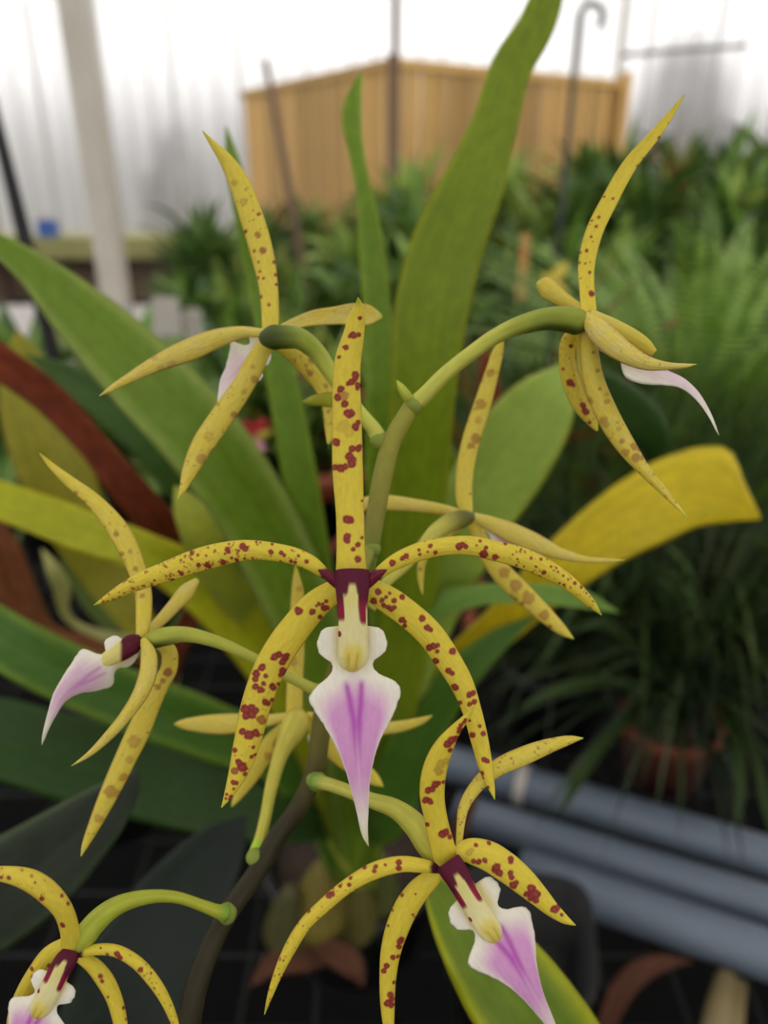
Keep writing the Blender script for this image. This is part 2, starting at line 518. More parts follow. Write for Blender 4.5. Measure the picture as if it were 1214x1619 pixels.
# white square post on the left
p0 = at_y(150, 230, 3.1)
po = empty('roof_post', (p0[0], 3.1, 0), None, 'square off-white post standing left of the timber screen', 'post')
box('shaft', p0[0]-.045, 3.05, .0, p0[0]+.045, 3.14, 3.0, M['white'], po)
box('base_plate', p0[0]-.11, 2.99, 0, p0[0]+.11, 3.21, .015, M['grey_steel'], po)

# horizontal rail at the upper right
# rods and stakes among the plants
p = at_y(912, 60, 1.7); q_ = at_y(922, 400, 1.72)
hook = []
cx, cz = p[0] + .022, at_y(912, 28, 1.7)[2]
for k in range(11):
    th = math.pi * (1 - k / 8.0)
    hook.append((cx + .022*math.cos(th), 1.7, cz + .022*math.sin(th)))
tag(rod('hooked_stake', [(p[0], 1.7, BZ), (p[0], 1.7, BZ+.3), (p[0], 1.7, cz-.05)] + hook, .0055, M['dark_steel']), 'grey wire stake with a curled hook at its top', 'stake')
a = at_y(420, 95, 2.3); b = at_y(457, 300, 2.25)
d = (b - a) / (a[2] - b[2])
tag(rod('support_stake', [b + d*(b[2]-BZ), b, a], .012, M['rust_rod'], rads=[.013, .012, .008]), 'brown leaning stake in front of the timber screen', 'stake')
a = at_y(-12, 170, .95); b = at_y(40, 380, .92)
d = (b - a) / (a[2] - b[2])
tag(rod('black_stake', [b + d*(b[2]-BZ), b, a, a - d*.12], .0075, M['black_plastic'], rads=[.009, .0085, .0065, .006]), 'black stake leaning at the left edge beside the bright wall', 'stake')

# ------------------------------------------------------------------ benches
def bench(name, x0, y0, x1, y1, z, label, step):
    b = empty(name, ((x0+x1)/2, (y0+y1)/2, 0), None, label, 'bench')
    v, f = [], []
    for (bx0, by0, bx1, by1) in ((x0, y0, x1, y0+.03), (x0, y1-.03, x1, y1), (x0, y0, x0+.03, y1), (x1-.03, y0, x1, y1)):
        vv, ff = box_vf(bx0, by0, z-.045, bx1, by1, z-.005); k = len(v); v += vv; f += [tuple(i+k for i in q) for q in ff]
    mesh_from('frame', v, f, M['dark_steel'], b, smooth=False)
    for lx in (x0+.03, x1-.03):
        for ly in (y0+.03, y1-.03):
            rod('leg', [(lx, ly, 0), (lx, ly, z-.04)], .02, M['dark_steel'], b, 8)
    for nrm, r0, r1, other0, other1 in (('x', x0, x1, y0, y1), ('y', y0, y1, x0, x1)):
        cnt = int((r1-r0)/step); proto = None
        for i in range(1, cnt):
            t = r0 + i*(r1-r0)/cnt
            pts = [(t, other0, z-.006), (t, other1, z-.006)] if nrm == 'x' else [(other0, t, z-.002), (other1, t, z-.002)]
            if proto is None:
                proto = rod('wire', pts, .002, M['wire'], b, 6); p_t = t
            else:
                c = proto.copy(); COL.objects.link(c)
                c.location = proto.location + (Vector((t-p_t, 0, 0)) if nrm == 'x' else Vector((0, t-p_t, 0)))
    return b
bench('wire_bench', -1.1, .08, 1.5, 2.15, BZ, 'wire mesh bench carrying the pots and the grey pipes', .065)
bb = empty('matted_bench', (.8, 3.6, 0), None, 'pale matted bench carrying the far rows of plants', 'bench')
box('top', -2.3, 2.45, BZ-.05, 3.9, 3.85, BZ, M['matting'], bb)
for lx in (-2.2, .8, 3.8):
    for ly in (2.55, 3.75):
        rod('leg', [(lx, ly, 0), (lx, ly, BZ-.05)], .025, M['dark_steel'], bb, 8)

# grey plastic pipes lying on the bench
PIPES = [((760, 1222), (1230, 1362), .022, 'rearmost of the three grey plastic pipes on the bench'),
         ((820, 1312), (1230, 1438), .020, 'middle one of the three grey plastic pipes on the bench'),
         ((900, 1402), (1230, 1515), .022, 'frontmost of the three grey plastic pipes, thickest in view')]
for i, (a, b, r, lab) in enumerate(PIPES):
    pa, pb = at_z(a[0], a[1], BZ + r), at_z(b[0], b[1], BZ + r)
    d = (pb - pa); ln = np.linalg.norm(d); d /= ln
    pa2 = pa - d*(.12, .07, .05)[i]; pb2 = pb + d*.5
    # hollow pipe: outer wall, rim, inner wall
    s_ = np.cross(d, [0, 0, 1]); s_ /= np.linalg.norm(s_); n_ = np.cross(s_, d)
    prof = [(0.04, r*.86), (0, r*.86), (0, r), (ln*.33, r), (ln*.66, r), (ln+.6, r), (ln+.6, r*.86), (ln+.5, r*.86)]
    nr = 28; vs, fs = [], []
    for (t, rr) in prof:
        for k in range(nr):
            th = 2*math.pi*k/nr
            vs.append(pa2 + d*t + (s_*math.cos(th) + n_*math.sin(th))*rr)
    for q in range(len(prof)-1):
        for k in range(nr):
            fs.append((q*nr+k, q*nr+(k+1) % nr, (q+1)*nr+(k+1) % nr, (q+1)*nr+k))
    po = mesh_from('plastic_pipe', vs, fs, M['pipe'])
    tag(po, lab, 'pipe', 'grey pipes on the wire bench')
    if i == 0:
        c = at_z(826, 1240, BZ + r)
        c = pa + d * ((c - pa) @ d)
        rod('pipe_clip', [c - d*.006, c + d*.006], r*1.08, M['pale'], po, 20)

# ------------------------------------------------------------------ the flowering orchid
YEL = np.array(lin((222, 203, 66))); YEL_B = np.array(lin((216, 202, 124))); SPOT = np.array(lin((140, 34, 42)))
TIPG = np.array(lin((186, 196, 70))); MAROON = np.array(lin((78, 18, 40))); WHITE = np.array(lin((240, 236, 222)))
GREEN_T = np.array(lin((172, 182, 62)))

def jitter_noise(X, Y, sc, seed):
    return (np.sin(X*sc*1.7 + seed) * np.cos(Y*sc*2.1 + seed*1.3) + .6*np.sin((X*.8 + Y*1.1)*sc*2.7 + seed*2.2) + .4*np.cos((X*1.3-Y)*sc*4.4 + seed))/2

def tepal_col(spots=(), rnd_spots=None, soft=1.2, edge=0.35, base_dark=0.0, pale=0.0, seed=0, tone=1.0, strength=1.0):
    """spots: (px, py, r[, strength]); rnd_spots: (n, s0, s1, rmin, rmax)"""
    def fn(X, Y, Q, U, T):
        c = np.broadcast_to(YEL * tone, X.shape + (3,)).copy()
        c = mix(c, YEL_B * tone, np.clip(pale * (.6 + .4*jitter_noise(X, Y, .05, seed)), 0, 1))
        c = mix(c, np.array(lin((196, 160, 92))), edge * sm(.72, 1.0, np.abs(U)) * sm(.05, .2, Q))
        rr = random.Random(seed * 7 + 3)
        sp = list(spots)
        if rnd_spots:
            for grp in (rnd_spots if isinstance(rnd_spots[0], (tuple, list)) else [rnd_spots]):
                n, s0, s1, r0, r1 = grp
                for _ in range(n):
                    i = int((s0 + (s1-s0)*rr.random())*(X.shape[0]-1))
                    uu = rr.uniform(-1, 1); uu = math.copysign(abs(uu)**.7, uu)
                    j = int((uu*.5+.5)*(X.shape[1]-1))
                    sp.append((X[i, j], Y[i, j], rr.uniform(r0, r1), rr.uniform(.55, 1)))
        k = np.zeros(X.shape)
        wob = jitter_noise(X, Y, .16, seed) * .24 + jitter_noise(X, Y, .4, seed+2) * .04
        for q in sp:
            x, y, r = q[:3]; st = q[3] if len(q) > 3 else 1
            d = np.hypot(X-x, Y-y)
            e = sm(r*1.12 + soft*.5, r*.9 - soft*.5, d*(1 + wob))
            rim = .92 + .08*sm(r*.2, r*.8, d)
            k = np.maximum(k, e * st * rim)
        c = mix(c, SPOT, np.clip(k * strength, 0, 1))
        c = mix(c, TIPG, sm(.955, .995, Q) * .8)
        if base_dark:
            c = mix(c, MAROON, sm(base_dark*1.25, base_dark*.8, Q + .012*np.abs(U)))
        return c
    return fn

LY = np.array([335,345,360,400,440,460,475,490,510,530,550,570,590,610,630,660,700,750,800,850,900,950,1000,1050,1100,1150,1188.])
LH = np.array([30,100,122,137,131,107,83,77,83,100,132,162,175,177,171,156,135,106,81,63,48,38,30,23,17,11,1.])
LS, LW = (LY-335)/853, LH/853

def lip_col(X, Y, Q, U, T, pink=1.0):
    c = np.broadcast_to(WHITE, X.shape + (3,)).copy()
    body = sm(.23, .42, Q + .10*(1-np.abs(U)) - .05) * (1 - sm(.62, .93, Q)) * (1 - sm(np.interp(Q, [.25, .45, .6], [.35, .62, .80]), 1.05, np.abs(U))) * pink
    c = mix(c, np.array(lin((218, 160, 208))), np.clip(body*1.1, 0, 1))
    ctr = np.interp(Q, [.24, .32, .43, .66], [.036, .027, .012, .003])
    st = np.exp(-((np.abs(T) - ctr)/np.interp(Q, [.24, .45, .7], [.014, .016, .009]))**2) * sm(.235, .28, Q) * (1 - sm(.42, .70, Q))
    c = mix(c, np.array(lin((186, 84, 184))), np.clip(st*.95*pink, 0, 1))
    keel = np.exp(-(T/.006)**2) * sm(.45, .6, Q) * (1-sm(.7, .85, Q))
    c = mix(c, np.array(lin((226, 200, 214))), keel*.4)
    yel = (1 - sm(.10, .24, Q)) * (1 - sm(.05, .11, np.abs(T)))
    c = mix(c, np.array(lin((222, 206, 110))), yel*.8)
    c = mix(c, np.array(lin((206, 204, 150))), sm(.86, 1.0, Q)*.6)
    return c

def lip(nodes, parent, wscale=1.0, roll=0, nv=220, nu=30, cup=-.12, pink=1.0):
    a = np.asarray(nodes, float)
    ln = np.linalg.norm(np.diff(P_arr(a[:, :3]), axis=0), axis=1).sum()
    rr = random.Random(int(a[0, 0]))
    ph = rr.random()*6
    def prof(q, side):
        return np.maximum(np.interp(q, LS, LW) * (1 + .007*np.sin(q*83 + ph*side) + .005*np.sin(q*151+ph)), .0012) * ln * wscale
    n4 = np.c_[a[:, :3], np.ones(len(a))]
    return ribbon('lip', n4, M['lip'], parent, lambda *a_: lip_col(*a_, pink=pink), roll=roll, cup=cup, thick=.0008, nu=nu, nv=nv, prof=prof)

def column_col(Q, CX, SN):
    u = -CX
    c = np.broadcast_to(np.array(lin((226, 216, 134))), Q.shape + (3,)).copy()
    c = mix(c, np.array(lin((230, 224, 176))), sm(.25, .6, Q)*.7)
    c = mix(c, np.array(lin((224, 206, 104))), sm(.66, .80, Q) * (1 - sm(.40, .85, np.abs(u))))
    ribs = np.exp(-((np.abs(u)-.28)/.10)**2) * sm(.78, .84, Q) * (1-sm(.92, .97, Q))
    c = mix(c, np.array(lin((150, 112, 40))), ribs*.4)
    dark = 1 - sm(.22, .29, Q + .0*u)
    center = sm(.12, .19, Q) * np.exp(-(np.abs(u-.0)/np.interp(Q, [.15, .28, .5], [.20, .34, .50]))**6)
    left = (1 - sm(.45, .52, Q)) * (1 - sm(-.62, -.50, u)) * (1 - sm(.30, .5, Q) * sm(-.78, -.90, u)*0)
    right = (1 - sm(.49, .56, Q)) * sm(.28, .40, u) * (1 - sm(.30, .42, Q) * sm(.84, .92, u))
    d = np.clip(np.maximum(dark, np.maximum(left, right)) - center*1.2, 0, 1)
    spot = np.exp(-(((Q-.63)/.035)**2 + ((u+.93)/.16)**2))
    d = np.maximum(d, sm(.4, .6, spot))
    c = mix(c, np.array(lin((92, 16, 46))), d)
    return mix(c, np.array(lin((142, 18, 58))), d * sm(.26, .4, Q))

def stem_cols(c0, c1, nodecol=None, ends=0.0):
    c0, c1 = np.array(lin(c0)), np.array(lin(c1))
    def fn(Q, CX, SN):
        c = mix(np.broadcast_to(c0, Q.shape + (3,)), c1, Q)
        c = c * (1 + .08*np.cos(np.arccos(np.clip(CX, -1, 1))*8))[..., None]
        if nodecol is not None:
            c = mix(c, np.array(lin(nodecol)), np.maximum(1 - sm(.0, ends, Q), 0))
        return c
    return fn

plant = empty('flowering_orchid', P(297, 1640, .15) * [1, 1, 0] + np.array([0, 0, BZ]), None,
              'flowering orchid with spidery yellow red-spotted flowers on one branching spike', 'orchid')

def D(nodes, base):
    """(px, py, mm behind the flower's centre, half width px) -> depth in metres"""
    return [(x, y, base + dz/1000.0, h) for x, y, dz, h in nodes]

def arcs(nodes, base, mid=0.0, tip=0.0):
    """(px, py, hw) with the depth bowed: mid mm at the middle and tip mm at the end"""
    n = len(nodes); out = []
    for i, (x, y, h) in enumerate(nodes):
        t = i/(n-1)
        out.append((x, y, base + (4*mid*t*(1-t) + tip*t)/1000.0, h))
    return out

Z6 = lambda l: [(330+.4119*x, 450+.4119*y, .4119*r) + tuple(k) for x, y, r, *k in l]
Z7 = lambda l: [(330+.4119*x, 850+.4119*y, .4119*r) + tuple(k) for x, y, r, *k in l]
Z3 = lambda l: [(.4119*x, 450+.4119*y, .4119*r) + tuple(k) for x, y, r, *k in l]
Z2 = lambda l: [(714+.4119*x, 850+.4119*y, .4119*r) + tuple(k) for x, y, r, *k in l]
ZB = lambda l: [(400+.4366*x, 1100+.4365*y, .4366*r) + tuple(k) for x, y, r, *k in l]

def flower(loc, label):
    f = empty('flower', loc, plant)
    f['label'] = label
    return f

def tepal(name, f, nodes, base, mid=0, tip=0, roll=0, cup=-.25, nu=16, nv=110, **kw):
    rb = kw.pop('wave', 0.0)
    return ribbon(name, arcs(nodes, base, mid, tip), M['petal'], f, tepal_col(**kw), roll=roll, cup=cup, nu=nu, nv=nv, thick=.0009, wave=rb, seed=kw.get('seed', 0))

# --- flower 1: the sharp one in the middle
b = .140
f = flower(P(556, 908, b), 'largest sharp flower facing the camera at the centre of the spike')
tepal('sepal', f, [(555.5,909,25.5),(554.5,870,23),(553.5,820,22.5),(549.5,740,24.5),(548.5,660,23.5),(548,600,22),(550,570,21),(559,530,17),(564.5,500,12.5),(567,482,6),(566,470,.7)],
      b, 3, -1, nu=34, nv=300, seed=1, edge=.1, cup=-.3,
      spots=Z6([(580,128,8),(555,195,14),(575,192,10),(542,200,8),(527,242,11),(518,240,6),(500,278,7),(562,347,14),(548,375,14),(535,380,10),(572,385,12),(570,400,8),(560,362,12),(505,402,14),(517,428,20,.6),(495,435,14),(522,460,15),(535,497,17),(548,493,14),(563,545,14),(573,530,10),(567,555,9),(488,605,15),(495,615,9),(550,630,14),(572,632,13),(580,622,9),(540,660,16),(548,688,17),(556,672,12),(485,702,12),(505,706,16),(524,698,12),(588,830,5),(532,903,18),(545,903,14),(530,968,15),(532,982,13),(588,972,7),(572,1000,11),(555,1018,9),(573,1055,13),(520,545,26,.22),(540,570,20,.2),(500,555,10,.25)]))
tepal('petal', f, [(524,914,7),(509,903,9.5),(494,892,12),(474,882.5,13.5),(432,872.5,14.5),(391,870,16.5),(330,881,19),(268,902,17),(206,926,12),(175,943,7.5),(148,957,.7)],
      b, -3, 4, nu=30, nv=300, seed=2, base_dark=.05, edge=.25, cup=-.35,
      rnd_spots=[(95, .38, .97, .8, 2.3), (16, .1, .4, .8, 2), (40, .3, .95, 1.2, 2.6)],
      spots=Z3([(932,1004,13),(945,1015,12),(876,1016,11),(880,1024,9),(828,1020,5),(866,1033,5),(1042,1027,10),(1080,1030,9),(1092,1040,8),(1120,1020,4),(1146,1042,7),(1176,1063,9),(858,1064,11),(797,1075,11),(806,1083,8),(765,1075,9),(762,1037,6),(735,1050,4),(1000,990,4),(1045,996,6),(985,988,5),(880,995,4),(910,1056,8),(970,1049,5),(1118,1063,8),(1132,1066,7),(940,1051,5),(700,1108,9),(690,1100,6),(665,1135,8),(735,1025,8)]))
tepal('petal', f, [(586,914,7),(600,905,9.5),(622,890,12.5),(659,873.5,14.5),(701,864,14.5),(742,862.5,15.5),(783,871,16),(824,882,17),(850,893,16.5),(879,908,14),(920,940,10),(938,958,6.5),(951,973,.7)],
      b, -3, 4, nu=30, nv=300, seed=3, base_dark=.045, edge=.25, cup=-.35,
      rnd_spots=[(55, .45, .97, .8, 2.1), (10, .12, .45, .8, 2)],
      spots=Z7([(705,95,13),(745,79,10),(758,72,11),(807,47,7),(850,32,9),(840,55,5),(960,33,14),(972,28,12),(985,36,10),(1040,12,6),(1062,38,8),(1055,63,16),(1097,75,12),(1137,22,8),(870,57,8),(810,65,6)]) +
            Z2([(350,132,9),(265,45,5),(302,77,6),(340,82,6),(470,172,7),(495,188,6),(430,180,6),(400,115,5),(405,130,4),(232,65,4),(250,82,4),(247,105,5),(275,110,4),(320,110,5)]))
tepal('sepal', f, [(541,926,15),(524,938,19),(506,950,21.5),(472,987,24.5),(431,1048,25.5),(406,1111,24),(391,1172,21.5),(376,1223,15.5),(362,1255,8),(350,1277,.7)],
      b+.001, 2, 2, nu=34, nv=300, seed=4, edge=.08, cup=-.3,
      spots=Z7([(345,280,16),(398,283,13),(443,270,12),(456,266,10),(425,252,8),(415,260,6),(453,242,8),(428,304,9),(440,252,6),(255,455,16),(270,448,14),(292,458,16),(300,450,12),(285,475,14),(205,497,15),(285,512,16),(275,525,9),(183,522,15),(180,540,13),(220,528,9),(212,558,10),(180,570,13),(197,580,13),(207,585,9),(246,572,14),(268,560,8),(218,630,13),(228,636,10),(243,622,9),(145,658,19),(163,650,15),(165,675,20),(180,662,14),(145,680,16),(130,660,10),(203,697,18,.75),(130,743,14),(155,754,20),(180,748,15),(190,756,9),(205,755,4),(100,815,10),(172,802,7),(165,838,8),(178,832,6),(118,862,15),(130,878,20),(100,893,15,.85),(140,905,9),(95,937,10),(106,938,9),(97,962,6),(70,985,7),(85,993,8),(65,1000,6),(80,1003,5)]),
      rnd_spots=(20, .5, .95, .6, 1.4))
tepal('sepal', f, [(578,924,14),(594,936,19),(613,948,21.5),(646,972,22),(677,1000,22),(707,1042,21),(731,1083,18.5),(746,1124,15.5),(759,1174,14),(770,1222,10),(777,1246,5.5),(782,1264,.7)],
      b+.001, 2, 0, nu=34, nv=300, seed=5, edge=.1, cup=-.3,
      spots=Z7([(647,207,13),(632,243,13),(663,238,10),(678,227,7),(692,212,7),(710,240,11),(742,228,11),(688,266,10),(700,272,12),(710,268,10),(670,258,10),(740,314,12),(752,322,8),(750,338,9),(818,310,13),(838,345,13),(850,350,10),(846,422,14),(862,415,14),(878,412,10),(875,435,8),(935,436,14),(870,472,13),(920,510,13),(932,518,10),(945,573,14),(963,632,9),(1000,600,13),(1012,596,12),(1000,637,10),(1018,628,11),(1012,755,12),(1053,750,10),(1040,722,8),(1000,700,6),(1056,850,11),(1068,855,10),(1048,905,10),(1050,922,7),(1072,958,6),(1055,945,4)]))
ln_ = [(557,988,.1395),(557,1035,.139),(559,1076,.138),(561,1097,.1375),(563.5,1138,.1365),(564,1159,.136),(566,1200,.1355),(569,1241,.1355),(573,1282,.136),(578,1324,.137),(582.5,1338,.1375)]
lip(ln_, f, 1.0, 0, nv=320, nu=44)
tube('column', [(557,902,.1385,27),(557,915,.138,28),(557,932,.1375,26.5),(557,955,.137,24),(558,985,.1365,23),(558,1015,.1365,23.5),(558,1040,.1367,23.5),(557,1052,.137,19),(557,1060,.1375,8)], M['lip'], f, column_col, nr=128, nv=200, flat=.5)
# petal bases: dark spurs either side of the column
for s in (-1, 1):
    ribbon('petal_base', [(557+s*12, 926, .1382, 13),(557+s*30, 915, .1382, 10),(557+s*44, 906, .1378, 6),(557+s*54, 901, .1376, 1.2)], M['petal'], f,
           lambda X, Y, Q, U, T: np.broadcast_to(np.array(lin((112, 24, 50))), X.shape+(3,)).copy(), cup=-.4, nu=10, nv=24)
tube('pedicel', [(557,915,.142,16),(566,905,.149,14),(575,890,.154,12),(583,872,.157,11)], M['stem'], f, stem_cols((120,130,50),(140,142,60)), nv=30)

# --- flower 2: sharp, lower right
b = .136
f = flower(P(712, 1370, b), 'sharp flower at the lower right in front of a green leaf')
tepal('sepal', f, [(708,1368,20),(700,1340,19.5),(689,1294,18.5),(683,1254,20),(688,1214,19),(702,1180,15),(722,1151,8.5),(738,1133,5),(750,1116,.7)], b, 0, -8, nu=28, nv=240, seed=6, edge=.2, cup=-.3,
      spots=ZB([(720,158,16),(706,172,15),(735,155,12),(750,120,10),(745,128,8),(755,105,8),(770,85,6),(765,95,7),(660,317,14),(672,312,9),(634,338,13),(648,334,12),(625,374,13),(640,378,12),(630,464,9),(684,497,15),(698,490,13),(712,508,9),(715,195,9),(690,310,7),(680,245,18,.4),(672,268,16,.45),(700,235,14,.35)]))
tepal('petal', f, [(696,1374,7),(682,1371,9),(662,1368,11),(640,1366,12),(594,1376,13),(555,1397,11.5),(514,1430,11),(485,1458,10.5),(457,1502,10),(437,1546,7),(425,1580,4),(418,1604,.7)], b, -2, 0, nu=24, nv=240, seed=7, base_dark=.045, edge=.3, cup=-.35,
      rnd_spots=[(45, .35, .97, .7, 1.9)],
      spots=ZB([(277,722,12),(290,716,10),(528,603,11),(527,625,11),(445,618,9),(440,635,8),(480,612,6),(405,622,8),(350,683,8),(318,688,7),(202,777,8),(355,660,7)]))
tepal('petal', f, [(725,1352,4),(726,1330,5.5),(728,1305,6.5),(733,1277,8.5),(751,1246,10.5),(782,1217,13),(828,1195,14.5),(875,1177,10.5),(905,1169,6),(922,1167,.7)], b, 3, 10, nu=22, nv=200, seed=8, base_dark=.05, edge=.4, cup=-.35, pale=.3,
      rnd_spots=[(50, .1, .95, .9, 2.2)], strength=.75)
tepal('sepal', f, [(722,1350,12),(738,1346,18),(768,1352,22.5),(800,1371,23),(828,1394,21),(851,1416,17),(878,1442,11),(897,1456,6),(910,1463,.7)], b, 0, -1, nu=30, nv=220, seed=9, edge=.15, cup=-.3,
      spots=ZB([(932,590,11),(930,600,9),(878,620,16),(890,640,14),(872,632,10),(930,640,10),(932,655,11),(940,685,14),(950,675,10),(1005,695,16),(1020,715,18),(1005,725,16),(1022,738,12),(990,715,12),(1088,772,15),(1102,765,11),(1115,792,7),(805,540,8),(853,533,8),(815,602,11),(838,596,10),(797,598,9),(780,570,12,.4),(790,560,10,.4)]))
tepal('sepal', f, [(694,1380,9),(684,1388,13),(668,1401,16.5),(648,1426,19),(631,1460,19),(618,1503,16.5),(613,1548,13.5),(613,1600,11),(617,1650,6),(622,1690,.7)], b, 0, 3, nu=28, nv=220, seed=10, edge=.2, cup=-.3,
      spots=ZB([(533,885,13),(538,876,9),(530,905,10),(507,943,10),(525,940,7),(483,973,11),(475,992,10),(497,1078,12),(488,1108,14),(500,1115,12),(505,1095,10),(510,1035,7),(540,720,7),(505,775,5),(490,830,5),(580,790,5),(590,715,4),(585,800,4)]))
lip([(739,1408,.1345),(760,1440,.134),(784,1472,.133),(806,1505,.1325),(826,1540,.132),(848,1580,.1325),(872,1622,.134),(890,1660,.136)], f, .98, 10, nv=240, nu=36)
tube('column', [(708,1362,.1345,20),(714,1372,.134,21),(724,1388,.1335,20),(738,1412,.133,18.5),(755,1440,.1325,18.5),(772,1466,.132,19),(782,1480,.1323,14),(787,1488,.133,5)], M['lip'], f, column_col, nr=110, nv=170, flat=.6)
tube('pedicel', [(497,1236,.162,12),(512,1238,.160,10),(535,1245,.157,9.5),(583,1264,.150,11),(627,1280,.145,14.5),(657,1306,.1415,18),(678,1340,.139,17),(700,1366,.138,13)], M['stem'], f, stem_cols((190,186,88),(168,164,58),(112,148,58),.10), ribs=.05, nr=24)

# --- flower 3: side view, upper right
b = .150
f = flower(P(926, 502, b), 'flower seen from the side at the end of the uppermost right stalk')
tepal('sepal', f, [(931,494,12),(928,462,11.5),(927,420,13),(939,368,13.5),(963,318,13),(996,260,11.5),(1037,211,8.5),(1062,178,5),(1082,149,.7)], b, 3, 0, nu=20, nv=200, seed=11, edge=.35, cup=.35,
      spots=[(935,465,5),(932,432,2.5),(925,418,2),(927,398,3),(934,376,2),(942,360,2.5),(946,345,2.5),(968,316,2.2),(955,312,2),(1008,263,2.5),(1042,218,2.6),(1058,196,2.2),(1066,185,2),(935,350,2),(917,400,2),(916,416,2)], rnd_spots=(8, .1, .8, .8, 1.6))
tepal('petal', f, [(929,496,5),(908,484,9),(886,472,13),(868,460,16),(856,452,14),(849,449,5)], b+.002, 2, 10, roll=20, seed=12, edge=.3, pale=.5)
tepal('petal', f, [(925,497,8),(938,514,17),(961,537,19.5),(990,559,16),(1022,574,11.5),(1060,579,6),(1085,578,3.5),(1101,576,.7)], b-.001, -5, -8, nu=20, nv=160, seed=13, edge=.9, pale=1.0, cup=-.35, rnd_spots=(26, .05, .9, .6, 1.5), strength=.6)
tepal('sepal', f, [(930,518,9),(931,545,13),(937,595,16),(958,652,18),(988,703,15.5),(1020,745,9.5),(1050,778,6),(1070,800,3.5),(1086,817,.7)], b, 2, -2, nu=20, nv=180, seed=14, edge=.3, pale=.4, cup=-.4,
      spots=[(938,557,3),(945,586,3.2),(948,615,3),(1010,711,3),(1022,730,3),(933,633,3)], rnd_spots=[(26, .45, .98, .9, 2.2), (12, .3, .75, 3, 7)], strength=.62)
tepal('sepal', f, [(912,520,7),(900,538,12),(896,572,12.5),(906,613,14),(922,645,13),(937,668,8),(944,681,2)], b+.004, 3, 8, seed=15, edge=.3, pale=.2, nu=18, nv=120,
      spots=[(903,546,3.5),(901,604,6),(906,608,4),(921,640,5),(925,650,6),(890,583,2.6),(932,668,3)], rnd_spots=(20, .1, .9, .8, 1.6))
tepal('sepal', f, [(918,520,5),(919,550,8),(925,590,10),(934,625,8),(940,650,2)], b+.003, 3, 4, seed=35, edge=.3, pale=.5, nu=12, nv=60, spots=[(930,650,3)])
lip([(950,520,.1475),(985,552,.146),(1020,575,.145),(1050,588,.1445),(1080,602,.144),(1103,624,.1435),(1121,652,.143),(1137,689,.143)], f, .8, 74, nv=160, nu=24, cup=-.5, pink=.3)
tube('column', [(932,498,.149,10),(948,508,.1485,13),(972,520,.148,14),(1000,534,.147,13),(1020,547,.1465,11),(1034,558,.1463,6)], M['lip'], f, lambda Q, C_, S_: mix(np.broadcast_to(np.array(lin((214,200,92))), Q.shape+(3,)), np.array(lin((208,192,70))), Q), nr=24, nv=50)
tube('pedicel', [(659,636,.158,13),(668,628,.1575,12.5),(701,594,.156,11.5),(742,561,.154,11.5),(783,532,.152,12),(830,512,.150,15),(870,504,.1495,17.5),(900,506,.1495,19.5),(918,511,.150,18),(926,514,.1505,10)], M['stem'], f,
     lambda Q, C_, S_: mix(mix(np.broadcast_to(np.array(lin((188,188,82))), Q.shape+(3,)), np.array(lin((132,142,46))), sm(.4, .8, Q)), np.array(lin((44,62,14))), sm(.55, .85, Q)*sm(-.1, .75, C_)*.85), ribs=.03, nr=28, nv=90)  # dark green ovary end, with shade painted along its underside

# --- flower 4: from behind, upper left
b = .157
f = flower(P(426, 532, b), 'flower seen from behind at the upper left')
tepal('sepal', f, [(427,530,13),(427,490,14),(424,452,15.5),(414,400,18.5),(397,341,19),(378,289,17),(355,250,10.5),(337,228,5.5),(320,207,.7)], b, 2, -2, nu=18, nv=170, seed=16, edge=.3, pale=.2,
      spots=[(408,372,5,.7),(416,397,5.5,.8),(388,367,3.5),(402,398,2.5),(409,415,2),(411,430,2),(408,440,2.6),(417,441,2),(434,415,3),(436,435,2.8),(437,450,2.5),(425,483,2.6),(413,470,2.4),(409,340,2.4),(371,290,5,.35),(385,320,6,.3)], rnd_spots=(14, .1, .7, .8, 2))
tepal('petal', f, [(416,527,7),(385,525,9),(350,533,14),(305,551,17.5),(250,574,13),(205,598,8),(180,612,5),(157,626,.7)], b, 4, 0, seed=17, edge=.7, pale=.8, nu=16, nv=130, rnd_spots=[(14, .2, .9, 1, 2.5), (3, .4, .7, 4, 7)], strength=.3)
tepal('petal', f, [(436,524,6),(465,512,9),(495,503,12),(530,499,14),(565,497,17),(590,499,13),(604,500,3)], b+.001, 3, 6, seed=18, edge=.5, pale=.8, cup=.3, rnd_spots=(14, .2, .9, 1, 2), strength=.3)
tepal('sepal', f, [(427,538,11),(413,558,15),(386,607,17),(350,660,18.5),(318,708,17),(296,755,10),(288,775,5),(281,789,.7)], b+.001, 2, 0, seed=19, edge=.35, pale=.4, nu=18, nv=150,
      spots=[(402,600,6,.6),(399,580,4,.5),(370,655,5,.8),(345,640,3,.6),(318,725,8,.55),(335,715,6,.4),(385,620,4,.5),(330,690,8,.3)], rnd_spots=(26, .2, .95, .8, 1.8), strength=.8)
tepal('sepal', f, [(438,544,10),(465,558,15),(492,583,18),(512,612,15),(522,645,13),(523,680,9.5),(519,702,2)], b+.003, 4, 6, seed=20, edge=.3, pale=.3, nu=14,
      spots=[(492,570,5,.8),(490,590,5,.8),(483,578,3,.8),(515,610,4,.6)], rnd_spots=(18, .2, .9, 1, 2.4), strength=.8)
lip([(424,541,.160),(408,556,.162),(390,575,.163),(372,592,.164),(360,604,.164),(352,622,.163),(344,652,.162)], f, 1.35, -30, nv=140, nu=22, cup=.2, pink=.3)
